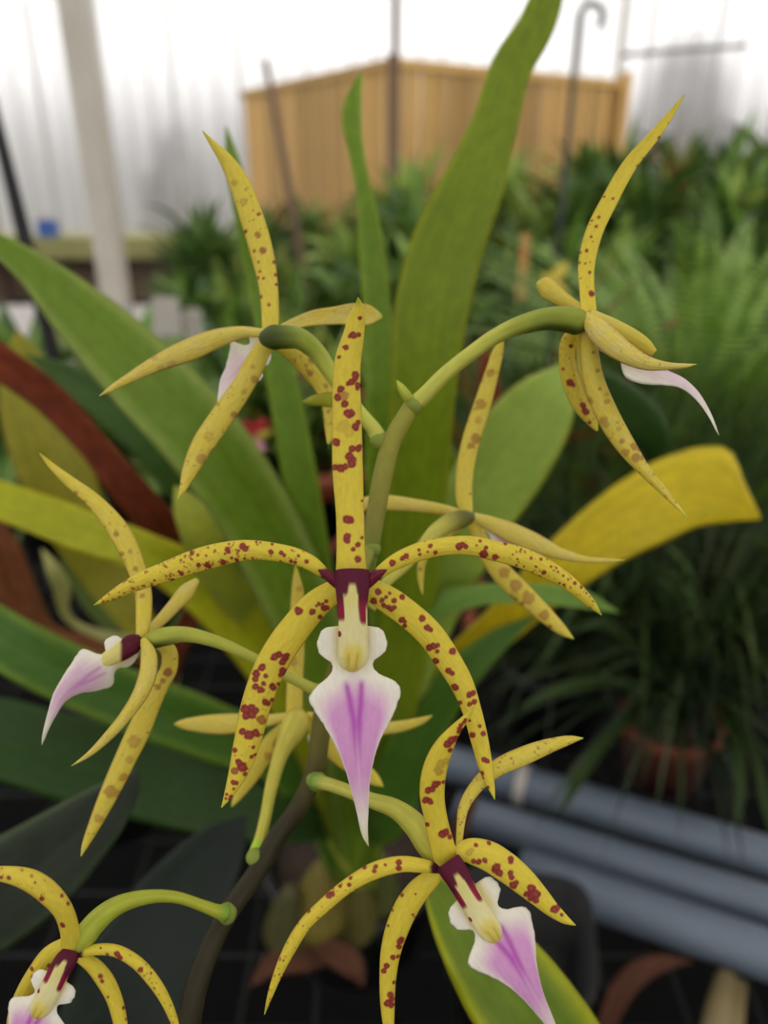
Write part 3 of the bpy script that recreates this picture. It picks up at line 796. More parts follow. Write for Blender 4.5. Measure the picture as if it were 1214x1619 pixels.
tube('pedicel', [(601,697,.160,14),(592,680,.1595,11.5),(572,657,.159,11),(545,622,.158,11.5),(520,585,.1565,12.5),(497,553,.155,14.5),(472,535,.1535,16.5),(445,533,.153,18),(426,534,.1545,17),(417,535,.1565,9)], M['stem'], f,
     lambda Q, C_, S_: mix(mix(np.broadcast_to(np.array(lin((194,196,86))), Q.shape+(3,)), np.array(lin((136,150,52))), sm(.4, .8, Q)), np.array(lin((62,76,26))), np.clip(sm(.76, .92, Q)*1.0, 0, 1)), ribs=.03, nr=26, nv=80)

# --- flower 5: from behind, right of the middle
b = .174
f = flower(P(745, 814, b), 'blurred flower seen from behind between central flower and yellow leaf')
tepal('sepal', f, [(738,816,10),(734,790,13),(734,755,14),(743,703,14.5),(761,645,14),(778,588,11),(788,553,8),(796,530,1)], b, 2, 0, seed=21, edge=.25, pale=.3, rnd_spots=[(12, .1, .95, 1, 2.5)],
      spots=[(752,694,8,.6),(743,705,5,.6),(760,640,9,.55),(775,590,7,.5),(757,665,6,.3)])
tepal('petal', f, [(738,815,6),(705,807,8.5),(655,799,10.5),(610,795,12.5),(575,797,11),(545,800,3)], b, 3, 2, seed=22, edge=.4, pale=.8)
tepal('petal', f, [(748,817,7),(775,828,12),(805,841,16),(845,858,15),(885,875,9.5),(930,885,5),(960,886,3.5),(988,886,.7)], b-.001, 2, -4, seed=23, edge=.6, pale=.8)
tepal('sepal', f, [(747,826,9),(765,865,13),(795,908,17),(832,944,16),(867,977,12.5),(893,1000,7),(907,1010,.7)], b+.001, 2, 2, seed=24, edge=.3, pale=.3,
      spots=[(797,905,9,.6),(815,925,10,.6),(835,945,10,.55),(860,972,8,.6),(780,880,7,.5),(810,945,6,.4)], rnd_spots=(14, .2, .9, 1, 3), strength=.9)
tepal('sepal', f, [(738,824,6),(705,845,9),(680,862,9),(667,890,6.5),(665,915,5),(668,941,.7)], b+.004, 2, 4, seed=25, edge=.3, pale=.3, spots=[(664,900,3,.6)])
lip([(752,822,.177),(775,836,.178),(800,850,.179),(830,864,.18),(862,884,.182)], f, .75, 40, nv=70, nu=16)
tube('pedicel', [(583,962,.163,11),(607,925,.165,8.5),(640,895,.167,8.5),(668,863,.168,10),(690,840,.169,13),(716,825,.170,15),(738,819,.172,12),(746,817,.174,7)], M['stem'], f,
     lambda Q, C_, S_: mix(np.broadcast_to(np.array(lin((194,188,84))), Q.shape+(3,)), np.array(lin((92,92,34))), sm(.72, .95, Q)), nr=20)

# --- flower 6: side view at the left
b = .153
f = flower(P(225, 1008, b), 'flower in side view at the left edge with its lip pointing left')
tepal('sepal', f, [(224,1008,9),(227,975,12),(227,942,13),(214,894,14.5),(188,840,16.5),(152,796,13),(105,757,8.5),(80,735,5),(62,716,.7)], b, 3, 0, seed=26, edge=.35, pale=.3, nu=18, nv=150,
      spots=[(184,845,4.5,.7),(174,828,2,.6),(206,872,4,.5),(192,876,3.5,.7),(215,900,4,.7),(225,942,4,.6),(214,940,3,.5),(130,795,5,.6),(120,780,4,.6),(140,805,4,.6)], rnd_spots=(14, .1, .8, .8, 2), strength=.9)
tepal('petal', f, [(229,1004,6),(250,985,9),(275,958,11),(298,932,12),(313,916,4)], b+.002, 2, 8, seed=27, edge=.5, pale=.9)
tepal('petal', f, [(226,1010,6),(234,1030,12),(235,1058,14),(226,1088,13),(200,1130,10),(170,1165,8),(140,1193,4.5),(113,1211,.7)], b-.002, -3, -4, seed=28, edge=.6, pale=.7, nu=16, nv=130, rnd_spots=(24, .1, .9, .7, 1.4), strength=.5, cup=-.4)
tepal('sepal', f, [(246,1014,8),(266,1028,12),(268,1053,13),(252,1085,14),(237,1115,16),(222,1150,18),(196,1205,17),(168,1265,14),(146,1312,9),(134,1338,5),(128,1354,.7)], b+.003, 3, 2, seed=29, edge=.3, pale=.3, nu=18, nv=150,
      spots=[(266,1062,7,.9),(258,1075,5,.7),(250,1085,5,.7),(213,1172,10,.45),(176,1250,10,.6),(195,1228,7,.55),(155,1292,6,.5),(205,1200,6,.4),(160,1295,5,.5),(186,1254,7,.5)], rnd_spots=(12, .1, .95, 1, 2), strength=.9)
lip([(206,1020,.151),(186,1040,.150),(162,1058,.149),(140,1071,.1485),(117,1085,.148),(98,1102,.148),(84,1128,.148),(73,1155,.1485),(66,1178,.149)], f, .95, 28, nv=160, nu=24, cup=-.3, pink=.55)
tube('column', [(221,1010,.152,8),(212,1016,.151,15),(198,1026,.1503,15.5),(182,1035,.1498,14.5),(168,1043,.1494,11.5),(156,1050,.1492,7),(149,1054,.1491,2)], M['lip'], f,
     lambda Q, C_, S_: mix(np.broadcast_to(np.array(lin((224,214,128))), Q.shape+(3,)), np.array(lin((90,16,38))), (1 - sm(.36, .46, Q + .1*C_))), nr=28, nv=60, flat=.8)
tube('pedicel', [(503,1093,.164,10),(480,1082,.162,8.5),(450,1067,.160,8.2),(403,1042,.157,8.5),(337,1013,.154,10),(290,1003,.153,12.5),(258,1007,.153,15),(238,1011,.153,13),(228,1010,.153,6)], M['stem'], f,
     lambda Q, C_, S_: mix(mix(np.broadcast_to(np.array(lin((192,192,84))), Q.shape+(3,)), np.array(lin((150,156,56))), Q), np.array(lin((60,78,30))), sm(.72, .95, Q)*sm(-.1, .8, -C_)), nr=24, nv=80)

# --- flower 7: bottom left corner
b = .138
f = flower(P(112, 1510, b), 'sharp flower cut off by the bottom left corner')
tepal('sepal', f, [(113,1506,15),(110,1470,14.5),(100,1440,15),(78,1413,17),(50,1393,16.5),(15,1383,13),(-20,1382,9),(-50,1388,.7)], b, -3, -8, seed=30, edge=.45, pale=.1, nu=20, nv=160, cup=-.4,
      spots=[(97,1415,3),(107,1427,3),(98,1460,4),(65,1420,4),(55,1395,2),(15,1388,3.5),(3,1387,3),(50,1385,3,.6),(35,1376,3,.6)], rnd_spots=(16, .35, .9, .8, 2))
tepal('petal', f, [(117,1511,5),(135,1505,7.5),(155,1501,8.5),(182,1503,9),(211,1518,9.5),(241,1549,9.5),(263,1584,8),(277,1619,6),(290,1665,.7)], b, -1, 2, seed=31, edge=.4, cup=-.4, base_dark=.06, nu=18, nv=150,
      spots=[(186,1509,5),(190,1514,3.5),(222,1533,4.5),(170,1509,3),(160,1499,2),(238,1538,2)], rnd_spots=[(26, .3, .95, .8, 2)])
tepal('sepal', f, [(124,1513,7),(145,1525,11),(165,1548,13),(180,1577,12),(189,1610,11),(195,1660,8),(196,1700,.7)], b, 1, 2, seed=32, edge=.3, nu=18, nv=130, spots=[(158,1542,4),(160,1550,3.5),(195,1592,3),(170,1575,2),(199,1610,2)])
tepal('sepal', f, [(104,1494,12),(80,1512,16.5),(58,1540,16),(40,1570,15),(25,1605,12.5),(10,1660,.7)], b, 1, 2, seed=33, edge=.25, nu=18, nv=130, spots=[(56,1542,5),(52,1530,3.5),(80,1525,4,.9),(42,1580,4.5)])
lip([(92,1545,.1365),(78,1570,.136),(62,1598,.1355),(46,1628,.135),(28,1662,.135),(8,1700,.1355),(-16,1748,.137)], f, 1.0, -6, nv=160, nu=30)
tube('column', [(113,1502,.1375,12),(108,1512,.137,16),(98,1528,.1362,17),(86,1552,.1355,17),(72,1580,.135,17),(60,1600,.135,14),(54,1610,.1355,4)], M['lip'], f, column_col, nr=100, nv=140, flat=.6)
tube('pedicel', [(357,1443,.152,13),(345,1441,.151,10),(326,1434,.150,8.5),(274,1418,.147,8.5),(222,1420,.144,11),(178,1436,.1415,14.5),(148,1462,.140,17),(128,1490,.139,16),(118,1504,.1385,9)], M['stem'], f, stem_cols((164,166,50),(150,160,52),(110,150,52),.08), nr=24, nv=80, ribs=.04)

# --- flower 8: blurred, behind the spike
b = .180
f = flower(P(474, 1133, b), 'dim flower seen from behind, tucked behind the central flower')
tepal('sepal', f, [(465,1128,13),(466,1080,13),(468,1030,13.5),(470,980,12),(470,930,9),(467,893,1)], b, 2, 0, seed=36, pale=.4, edge=.25, spots=[(462,1045,8,.4),(470,990,8,.4),(473,930,5,.4)])
tepal('petal', f, [(460,1133,7),(430,1138,9),(395,1142,13),(350,1145,16),(310,1145,12),(285,1145,6),(274,1145,.7)], b, 2, 0, seed=37, pale=.6, edge=.4)
tepal('petal', f, [(485,1131,6),(530,1140,9),(570,1150,10),(610,1151,10),(645,1146,8),(670,1138,5),(684,1131,.7)], b, 2, 0, seed=38, pale=.5, edge=.4)
tepal('sepal', f, [(470,1140,9),(445,1160,14),(415,1195,16),(390,1235,13),(375,1260,7),(366,1276,.7)], b+.001, 3, 4, seed=39, pale=.3, edge=.3, spots=[(440,1175,8,.5),(425,1195,7,.5)])
tepal('sepal', f, [(486,1140,9),(515,1175,13),(545,1200,15),(575,1220,13),(595,1235,8),(606,1244,.7)], b+.001, 3, 4, seed=40, pale=.2, edge=.3, spots=[(548,1200,8,.5),(575,1222,6,.5)])
tube('pedicel', [(405,1352,.1665,13),(411,1330,.169,10),(420,1290,.171,9),(430,1240,.173,10),(447,1185,.175,13),(462,1155,.177,19),(470,1138,.179,19),(474,1128,.181,10)], M['stem'], f, stem_cols((196,192,78),(192,180,76),(160,206,56),.15), nr=22, nv=70, ribs=.04)
lip([(486,1140,.182),(492,1165,.184),(494,1190,.185),(492,1215,.186)], f, .5, 60, nv=50, nu=14)

# --- the spike itself, its nodes and bract
sp = [(652,640,.1585,13),(640,660,.1585,14),(620,697,.159,15),(606,747,.159,15.5),(594,812,.1585,15),(585,866,.158,14.5),(577,905,.159,14),(563,965,.161,14.5),(545,1022,.163,15),(526,1082,.165,15.5),(511,1130,.166,16),(505,1170,.1665,15.5),(497,1222,.1665,15.5),(473,1275,.167,15.5),(437,1325,.167,15.5),(405,1380,.164,15.5),(363,1440,.157,16),(334,1495,.153,16.5),(311,1558,.150,18),(297,1622,.149,20)]
low = [(280,1720,.150,24),(270,1850,.155,26),(275,2050,.165,28)]
def spike_col(Q, C_, S_):
    c = mix(np.broadcast_to(np.array(lin((148, 146, 58))), Q.shape+(3,)), np.array(lin((112, 106, 46))), sm(.0, .25, Q))
    c = mix(c, np.array(lin((48, 42, 24))), sm(.30, .48, Q))
    return mix(c, np.array(lin((120, 140, 58))), .7*sm(.03, .0, np.abs(Q-.16)))
tube('flower_spike', sp + low, M['stem'], plant, spike_col, nr=24, nv=220)
tube('bud', [(658,642,.158,5),(650,635,.1575,6),(643,626,.157,8),(636,616,.157,7),(631,608,.157,4.5),(627,601,.157,.6)], M['stem'], plant, stem_cols((150,150,60),(176,184,60)), nr=16, nv=30)
for (x, y, d, r) in ((600,697,.1595,17),(655,640,.158,17),(588,868,.1575,16),(500,1234,.165,18),(404,1356,.1655,17),(358,1444,.1545,18),(505,1094,.1655,15)):
    r *= .9
    tube('node', [(x-3,y+r*.9,d,r*.45),(x-1,y+r*.5,d,r*.85),(x,y,d,r),(x+1,y-r*.5,d,r*.85),(x+2,y-r*.9,d,r*.4)], M['stem'], plant, stem_cols((130,140,58), (128,142,58)), nr=18, nv=20)
ribbon('bract', [(524,632,.166,12),(508,632,.167,11),(492,634,.168,8),(477,635,.169,.7)], M['leaf'], plant, lambda X, Y, Q, U, T: np.broadcast_to(np.array(lin((172, 176, 50))), X.shape+(3,)).copy(), nu=8, nv=20)

# ------------------------------------------------------------------ broad leaves
def leaf_col(c_mid, c_edge, stripe=.10, tipc=None, edge_at=.75, seed=0, basec=None):
    cm, ce = np.array(lin(c_mid)), np.array(lin(c_edge))
    def fn(X, Y, Q, U, T):
        c = np.broadcast_to(cm, X.shape+(3,)).copy()
        c = mix(c, ce, sm(edge_at, 1.0, np.abs(U)))
        s = np.sin(U*17 + seed)*.5 + np.sin(U*41 + 2*seed)*.3 + .4*np.sin(Q*7 + U*3 + seed)
        c = c * (1 + stripe*s)[..., None]
        c = mix(c, cm*1.35, np.exp(-(U/.05)**2)*.5)
        if tipc is not None: c = mix(c, np.array(lin(tipc)), sm(.75, 1, Q))
        if basec is not None: c = mix(c, np.array(lin(basec)), sm(.35, 0, Q))
        return np.clip(c, 0, 1)
    return fn

YG = ((184, 188, 36), (200, 192, 44)); DK = ((56, 86, 36), (70, 100, 46))
YL = ((212, 194, 30), (220, 204, 56)); BR = ((112, 50, 28), (126, 66, 36)); GY = ((58, 66, 54), (86, 102, 70))

def leaf(parent, nodes, cols, seed=0, roll=0, fold=.3, cup=-.1, mat='leaf', wave=.03, nv=60, nu=14, **kw):
    nodes = sorted(nodes, key=lambda n: 0) if False else nodes
    return ribbon('leaf', nodes, M[mat], parent, leaf_col(cols[0], cols[1], seed=seed, **kw), roll=roll, cup=cup, fold=fold, thick=.0012, nu=nu, nv=nv, wave=wave, seed=seed)

# leaves of the flowering plant itself
leaf(plant, [(-260,1700,.24,50),(-80,1480,.222,75),(0,1415,.22,84),(70,1360,.22,75),(130,1310,.22,58),(180,1262,.22,37),(207,1232,.22,18),(218,1217,.22,1)], GY, 1, roll=-18, fold=.12)
leaf(plant, [(110,1900,.30,60),(150,1700,.275,92),(220,1560,.272,100),(280,1450,.275,84),(330,1370,.28,58),(368,1318,.28,28),(388,1290,.28,1)], ((30, 40, 32), (40, 52, 40)), 2, roll=10, fold=.12)
leaf(plant, [(960,1900,.22,55),(890,1690,.192,85),(840,1610,.19,82),(790,1540,.19,74),(745,1480,.19,58),(700,1420,.195,31),(668,1370,.20,1)], ((110, 136, 34), (182, 186, 36)), 3, fold=.2, edge_at=.6)

# the leafy plant behind
BASE = (560, 1420, .62)
bp = at_z(BASE[0], 1500, BZ)
plB = empty('leafy_orchid', (bp[0], bp[1], BZ), None, 'clump of long green strap leaves fanning out behind the spotted flowers', 'orchid')
def lb(nodes, cols, seed, first=True, **kw):
    if first: nodes = [(BASE[0] + (seed % 5 - 2)*9, 1400, .60, 14), (BASE[0] + (nodes[0][0]-BASE[0])*.35 + (seed % 5 - 2)*6, 1310, .52, 20)] + nodes
    return leaf(plB, nodes, cols, seed, **kw)
lb([(610,1200,.43,30),(640,1000,.36,40),(658,800,.31,47),(668,620,.28,52),(680,500,.27,58),(703,400,.265,58),(745,300,.26,50),(781,200,.26,37),(812,100,.26,32),(843,50,.26,29),(864,0,.26,25),(880,-40,.26,14),(890,-80,.26,1)], ((130, 152, 30), (170, 178, 44)), 4, nv=90, fold=.3, edge_at=.82)
lb([(605,1150,.41,20),(606,900,.35,27),(605,650,.30,26),(600,500,.29,24),(590,400,.285,22),(576,300,.28,13),(565,240,.28,13),(558,180,.28,17),(563,145,.28,11),(573,112,.28,1)], ((122, 154, 40), (156, 172, 60)), 5, nv=80, fold=.5, roll=[0, 0, 0, 5, 25, 10, 30])
lb([(530,1150,.42,25),(505,950,.37,28),(478,780,.33,28),(445,600,.31,25),(405,430,.30,18),(382,330,.29,14),(369,260,.29,12),(357,200,.29,1)], ((116, 148, 44), (148, 168, 54)), 6, nv=80, fold=.35)
lb([(545,1180,.43,35),(490,1000,.37,52),(420,850,.33,60),(330,710,.30,64),(230,600,.29,62),(130,500,.29,48),(50,425,.29,28),(-20,375,.29,14),(-70,340,.29,1)], ((116, 146, 38), (152, 170, 84)), 7, nv=80, fold=.35, roll=-8, edge_at=.55)
lb([(625,1130,.40,36),(690,930,.35,52),(745,820,.33,62),(800,730,.32,68),(845,660,.315,62),(880,615,.315,42),(905,590,.325,20),(935,590,.34,14)], ((150, 174, 72), (176, 190, 82)), 8, fold=.15, cup=-.25, edge_at=.7)
leaf(plB, [(905,592,.328,16),(945,618,.345,34),(985,648,.36,40),(1015,675,.37,36),(1032,705,.38,26),(1030,735,.39,8)], DK, 9, fold=.1, cup=-.2)
leaf(plB, [(560,1400,.60,14,14),(590,1290,.52,20,20),(640,1090,.44,22,22),(700,1060,.40,25,25),(790,990,.37,32,32),(880,905,.345,42,42),(950,850,.335,50,52),(1020,812,.33,54,66),(1075,796,.33,48,80),(1112,796,.332,38,92),(1130,799,.334,32,92),(1160,807,.338,20,50),(1201,820,.346,2,3)], YL, 10, fold=.12, cup=-.15, nv=90)
lb([(600,1040,.40,22),(640,985,.36,22),(700,955,.34,22),(770,940,.33,17),(850,940,.33,17),(920,948,.33,15),(978,968,.33,1)], ((112, 148, 60), (140, 166, 70)), 11, fold=.3, roll=15)
lb([(600,1300,.46,36),(632,1230,.42,42),(680,1130,.39,38),(730,1065,.37,28),(790,1010,.36,18),(848,973,.355,1)], ((80, 116, 38), (110, 140, 46)), 12, fold=.25)
lb([(480,1130,.42,40),(400,1000,.38,50),(310,920,.35,42),(220,870,.33,32),(120,835,.325,34),(40,805,.32,32),(-40,780,.32,28),(-130,770,.32,1)], YG, 13, fold=.25, basec=(86, 112, 36), nv=70)
lb([(430,1010,.40,26),(345,905,.335,30),(314,840,.305,30),(292,795,.298,20),(276,768,.296,1)], ((168, 176, 64), (176, 182, 78)), 14, fold=.2)
lb([(450,1210,.44,36),(320,1150,.39,45),(200,1105,.36,46),(100,1062,.34,46),(20,1020,.33,44),(-60,965,.33,32),(-150,920,.33,1)], ((78, 116, 38), (128, 158, 58)), 15, fold=.3, edge_at=.6)
lb([(470,1300,.47,32),(350,1270,.43,50),(220,1230,.41,60),(80,1190,.39,62),(-50,1150,.38,52),(-180,1110,.38,1)], DK, 16, fold=.25)
lb([(640,850,.38,50),(668,760,.36,66),(640,700,.35,50),(600,660,.35,12)], ((116, 146, 32), (136, 156, 44)), 17, fold=.1)
lb([(480,1050,.47,60),(430,960,.44,70),(400,860,.42,66),(340,780,.42,30)], ((70, 104, 40), (88, 118, 48)), 18, fold=.15)
for (x, y, d, r, c) in ((505,1425,.60,42,(104,94,40)),(560,1440,.62,36,(84,80,38)),(455,1455,.60,36,(72,70,38)),(600,1400,.64,32,(74,78,36))):
    tube('pseudobulb', [(x-4,y+r*1.5,d,r*.5),(x-2,y+r,d,r*.9),(x,y+r*.3,d,r),(x+2,y-r*.6,d-.01,r*.75),(x+5,y-r*1.3,d-.02,r*.35)], M['stem'], plB, stem_cols(c, c), nr=18, nv=24, ribs=.05)
for nodes in ([(540,1500,.60,14),(490,1510,.59,24),(430,1525,.58,18),(395,1560,.57,1)], [(470,1480,.60,10),(520,1500,.58,20),(560,1530,.57,18),(575,1560,.57,1)],
              [(520,1380,.60,12),(530,1320,.57,18),(520,1280,.56,14),(505,1250,.55,1)], [(700,1420,.64,8),(720,1330,.62,12),(750,1250,.6,9),(765,1215,.59,1)]):
    o = ribbon('dry_sheath', nodes, M['dry'], plB, leaf_col((82, 50, 33), (72, 44, 30), seed=3), fold=.3, nu=8, nv=24, wave=.1)
pot((bp[0], bp[1]+.02, BZ), .085, .11, M['black_plastic'], plB)
# pot of the flowering plant, below the frame
fp = P(275, 2050, .165)
pot((fp[0], fp[1], BZ), .075, .13, M['black_plastic'], plant)
low_end = P(275, 2050, .165)
rod('pseudobulb', [(fp[0], fp[1], BZ+.11), (fp[0], fp[1], BZ+.16), (fp[0], fp[1], BZ+.24), (low_end[0], low_end[1], low_end[2]+.01)], .02, M['cane'], plant, 12, rads=[.016, .022, .012, .005])

# left neighbour: brown dying leaf, yellow and dull green leaves
cp = at_z(60, 1300, BZ)
plC = empty('fading_orchid', (-.42, .72, BZ), None, 'orchid at the left with one brown dying leaf among dull leaves', 'orchid')
cb = lambda s: [(190+s*8, 1180, .62, 12), (240+s*6, 1050, .54, 18)]
o = leaf(plC, cb(5) + [(310,920,.41,18),(270,850,.37,28),(215,785,.352,30),(150,705,.34,24),(80,630,.33,27),(0,570,.322,28),(-90,505,.32,22),(-150,470,.32,1)], BR, 20, mat='dry', fold=.35, roll=15, wave=.08, tipc=(150, 56, 26))
o['label'] = 'brown dying leaf'
leaf(plC, cb(1) + [(160,900,.52,36),(110,800,.5,50),(75,700,.49,58),(50,620,.49,48),(35,560,.49,25),(28,520,.49,1)], ((150, 146, 40), (166, 156, 50)), 21)
leaf(plC, cb(3) + [(360,880,.47,40),(290,750,.42,40),(190,650,.40,34),(95,588,.395,18),(40,560,.39,1)], ((78, 110, 52), (100, 128, 70)), 22, roll=10)
leaf(plC, cb(0) + [(150,930,.55,30),(120,850,.55,30),(100,790,.56,18),(90,750,.56,1)], ((92, 112, 46), (110, 126, 60)), 23)
leaf(plC, cb(2) + [(60,1000,.55,26),(20,920,.54,30),(-10,850,.53,26),(-40,800,.53,1)], ((110, 64, 34), (120, 74, 40)), 24, mat='dry')
leaf(plC, cb(4) + [(100,960,.5,8),(98,930,.49,13),(84,900,.48,11),(66,868,.48,1)], ((176, 176, 110), (184, 180, 120)), 25)
pot((-.30, .66, BZ), .08, .11, M['black_plastic'], plC)

# ------------------------------------------------------------------ potted background plants
def blades_mesh(name, n, h, spread, wid, cols, seed, droop=1.0, seg=6, mat='foliage', parent=None, upright=.5, tipped=True, bushy=False):
    rnd = random.Random(seed)
    V, Fc, C_ = [], [], []
    for i in range(n):
        az = rnd.random()*2*math.pi
        ln = h * rnd.uniform(.65, 1.12)
        lean = rnd.uniform(.05, 1.0)**(1/(1+upright)) * spread
        c = np.array(lin(cols[rnd.randrange(len(cols))])) * rnd.uniform(.75, 1.25)
        w0 = wid * rnd.uniform(.7, 1.25)
        d = np.array([math.cos(az), math.sin(az), 0.0]); sd = np.array([-d[1], d[0], 0])
        ang = lean*.5; p_ = d*rnd.uniform(0, .02)
        if bushy: p_ = p_ + np.array([0, 0, rnd.uniform(0, .55)*h]); ln *= .55
        bend = lean * droop * rnd.uniform(.6, 1.4)
        twist = rnd.uniform(-.6, .6)
        k0 = len(V)
        for s in range(seg+1):
            t = s/seg
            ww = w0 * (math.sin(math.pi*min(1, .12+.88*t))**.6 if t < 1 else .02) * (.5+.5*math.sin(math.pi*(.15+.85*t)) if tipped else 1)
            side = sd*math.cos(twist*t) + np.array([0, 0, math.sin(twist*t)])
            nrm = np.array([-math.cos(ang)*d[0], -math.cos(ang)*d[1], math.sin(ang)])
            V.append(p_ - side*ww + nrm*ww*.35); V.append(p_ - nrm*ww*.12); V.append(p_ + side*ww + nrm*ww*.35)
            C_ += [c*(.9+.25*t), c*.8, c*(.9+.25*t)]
            ang += bend/seg*1.6
            ang = min(ang, 2.6)
            p_ = p_ + (d*math.sin(ang) + np.array([0, 0, math.cos(ang)]))*ln/seg
        for s in range(seg):
            a = k0 + s*3
            Fc += [(a, a+1, a+4, a+3), (a+1, a+2, a+5, a+4)]
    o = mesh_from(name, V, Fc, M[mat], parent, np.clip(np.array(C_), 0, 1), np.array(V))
    o['kind'] = 'stuff'
    return o

def fern_mesh(name, n, h, cols, seed, parent):
    rnd = random.Random(seed)
    V, Fc, C_ = [], [], []
    for i in range(n):
        az = rnd.random()*2*math.pi; ln = h*rnd.uniform(.7, 1.15)
        d = np.array([math.cos(az), math.sin(az), 0]); sd = np.array([-d[1], d[0], 0])
        ang = rnd.uniform(.05, .45); p_ = np.zeros(3)
        c = np.array(lin(cols[rnd.randrange(len(cols))]))*rnd.uniform(.8, 1.2)
        for s in range(40):
            t = s/40
            st = (d*math.sin(ang)+np.array([0, 0, math.cos(ang)]))*ln/40
            ang += .028
            pl = .075*h*math.sin(math.pi*min(1, t*.85+.12))
            if t > .2:
                for q in (-1, 1):
                    k = len(V); e = p_ + sd*q*pl + st*1.6 - np.array([0, 0, pl*.25])
                    mdl = p_ + (e-p_)*.45
                    V += [p_, mdl + st*.45, e, mdl - st*.3]; Fc.append((k, k+1, k+2, k+3)); C_ += [c, c, c*1.1, c]
            p_ = p_ + st
    o = mesh_from(name, V, Fc, M['foliage'], parent, np.clip(np.array(C_), 0, 1), np.array(V))
    o['kind'] = 'stuff'
    return o

DKG = [(84, 116, 56), (98, 132, 62), (66, 98, 48), (116, 146, 74)]
MDG = [(124, 158, 72), (108, 144, 62), (146, 174, 88), (90, 124, 54)]
LTG = [(170, 194, 108), (150, 178, 96), (184, 202, 118), (132, 164, 80)]
OLV = [(184, 182, 84), (160, 164, 72), (196, 188, 90), (128, 144, 62)]

KINDS = {
    'strappy': dict(n=60, h=.42, spread=.8, wid=.011, cols=DKG + MDG, seed=1, droop=1.1),
    'strappy_mid': dict(n=60, h=.42, spread=.85, wid=.011, cols=MDG, seed=2, droop=1.2),
    'leafy': dict(n=120, h=.42, spread=1.0, wid=.017, cols=MDG + DKG, seed=3, droop=1.3, bushy=True),
    'leafy_light': dict(n=110, h=.40, spread=1.1, wid=.016, cols=LTG + MDG, seed=4, droop=1.3, bushy=True),
    'leafy_dark': dict(n=120, h=.42, spread=1.0, wid=.018, cols=DKG, seed=5, droop=1.3, bushy=True),
    'olive': dict(n=80, h=.40, spread=.9, wid=.012, cols=OLV + MDG, seed=6, droop=1.2),
    'grassy': dict(n=260, h=.46, spread=.8, wid=.0030, cols=[(84, 112, 50), (98, 124, 58), (66, 92, 44), (76, 100, 60)], seed=7, droop=1.1, seg=8),
}
LOOK = {'strappy': 'dark strap-leaved', 'strappy_mid': 'mid green strap-leaved', 'leafy': 'mid green bushy', 'leafy_light': 'pale green bushy', 'leafy_dark': 'dark green bushy', 'olive': 'yellowish green tufted', 'grassy': 'fine grassy'}
ORD = 'first second third fourth fifth sixth seventh eighth ninth tenth eleventh twelfth thirteenth fourteenth fifteenth sixteenth seventeenth eighteenth'.split()
KINDS['brown'] = dict(n=60, h=.42, spread=1.3, wid=.018, cols=[(156, 74, 52), (126, 64, 44), (110, 96, 50), (168, 96, 68)], seed=11, droop=1.3)
KINDS['grassy_shaded'] = dict(KINDS['grassy'], cols=[(44, 62, 32), (56, 74, 38), (36, 52, 28), (62, 70, 40)], seed=17)  # leaf colours darkened to stand in for shade low among the plants
LOOK['grassy_shaded'] = 'shaded grassy'
PROTO = {}
PHT = {}
def potted(kind, x, y, z, height, name, label, group=None, potmat='black_plastic', wide=1.0, cat='plant', rz=None):
    """a pot with its plant; the foliage is shared between plants of a kind, the plant is not"""
    rnd = random.Random(int(x*1000)*31 + int(y*1000))
    ph, pr = (.11, .07) if height > .2 else (.07, .05)
    e = empty(name, (x, y, z), None, label, cat, group)
    if kind not in PROTO:
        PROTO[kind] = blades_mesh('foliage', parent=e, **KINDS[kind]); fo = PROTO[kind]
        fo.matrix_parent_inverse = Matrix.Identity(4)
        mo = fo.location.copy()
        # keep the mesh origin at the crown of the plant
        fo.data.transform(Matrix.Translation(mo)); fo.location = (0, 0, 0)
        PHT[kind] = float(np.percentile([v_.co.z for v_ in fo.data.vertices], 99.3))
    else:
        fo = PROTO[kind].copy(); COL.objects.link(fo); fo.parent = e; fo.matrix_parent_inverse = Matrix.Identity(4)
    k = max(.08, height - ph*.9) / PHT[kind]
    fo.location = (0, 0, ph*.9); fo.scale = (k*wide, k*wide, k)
    fo.rotation_euler = (0, 0, rnd.random()*6.28 if rz is None else rz)
    key = 'pot_' + potmat
    if key not in PROTO:
        PROTO[key] = pot((0, 0, 0), .07, .11, M[potmat], None, soil=False)
        pp = PROTO[key]; pp.data.transform(Matrix.Translation(pp.location)); pp.location = (0, 0, 0)
        pp.parent = e; pp.matrix_parent_inverse = Matrix.Identity(4)
    else:
        pp = PROTO[key].copy(); COL.objects.link(pp); pp.parent = e; pp.matrix_parent_inverse = Matrix.Identity(4)
    pp.location = (0, 0, 0); pp.scale = (pr/.07, pr/.07, ph/.11)
    return e

def bgp(kind, px, py_top, Y, name, label, group=None, wide=1.0, potmat='black_plastic', z=BZ):
    t = at_y(px, py_top, Y)
    return potted(kind, t[0], Y, z, max(.16, t[2]-z), name, label, group, potmat, wide)

rnd = random.Random(5)
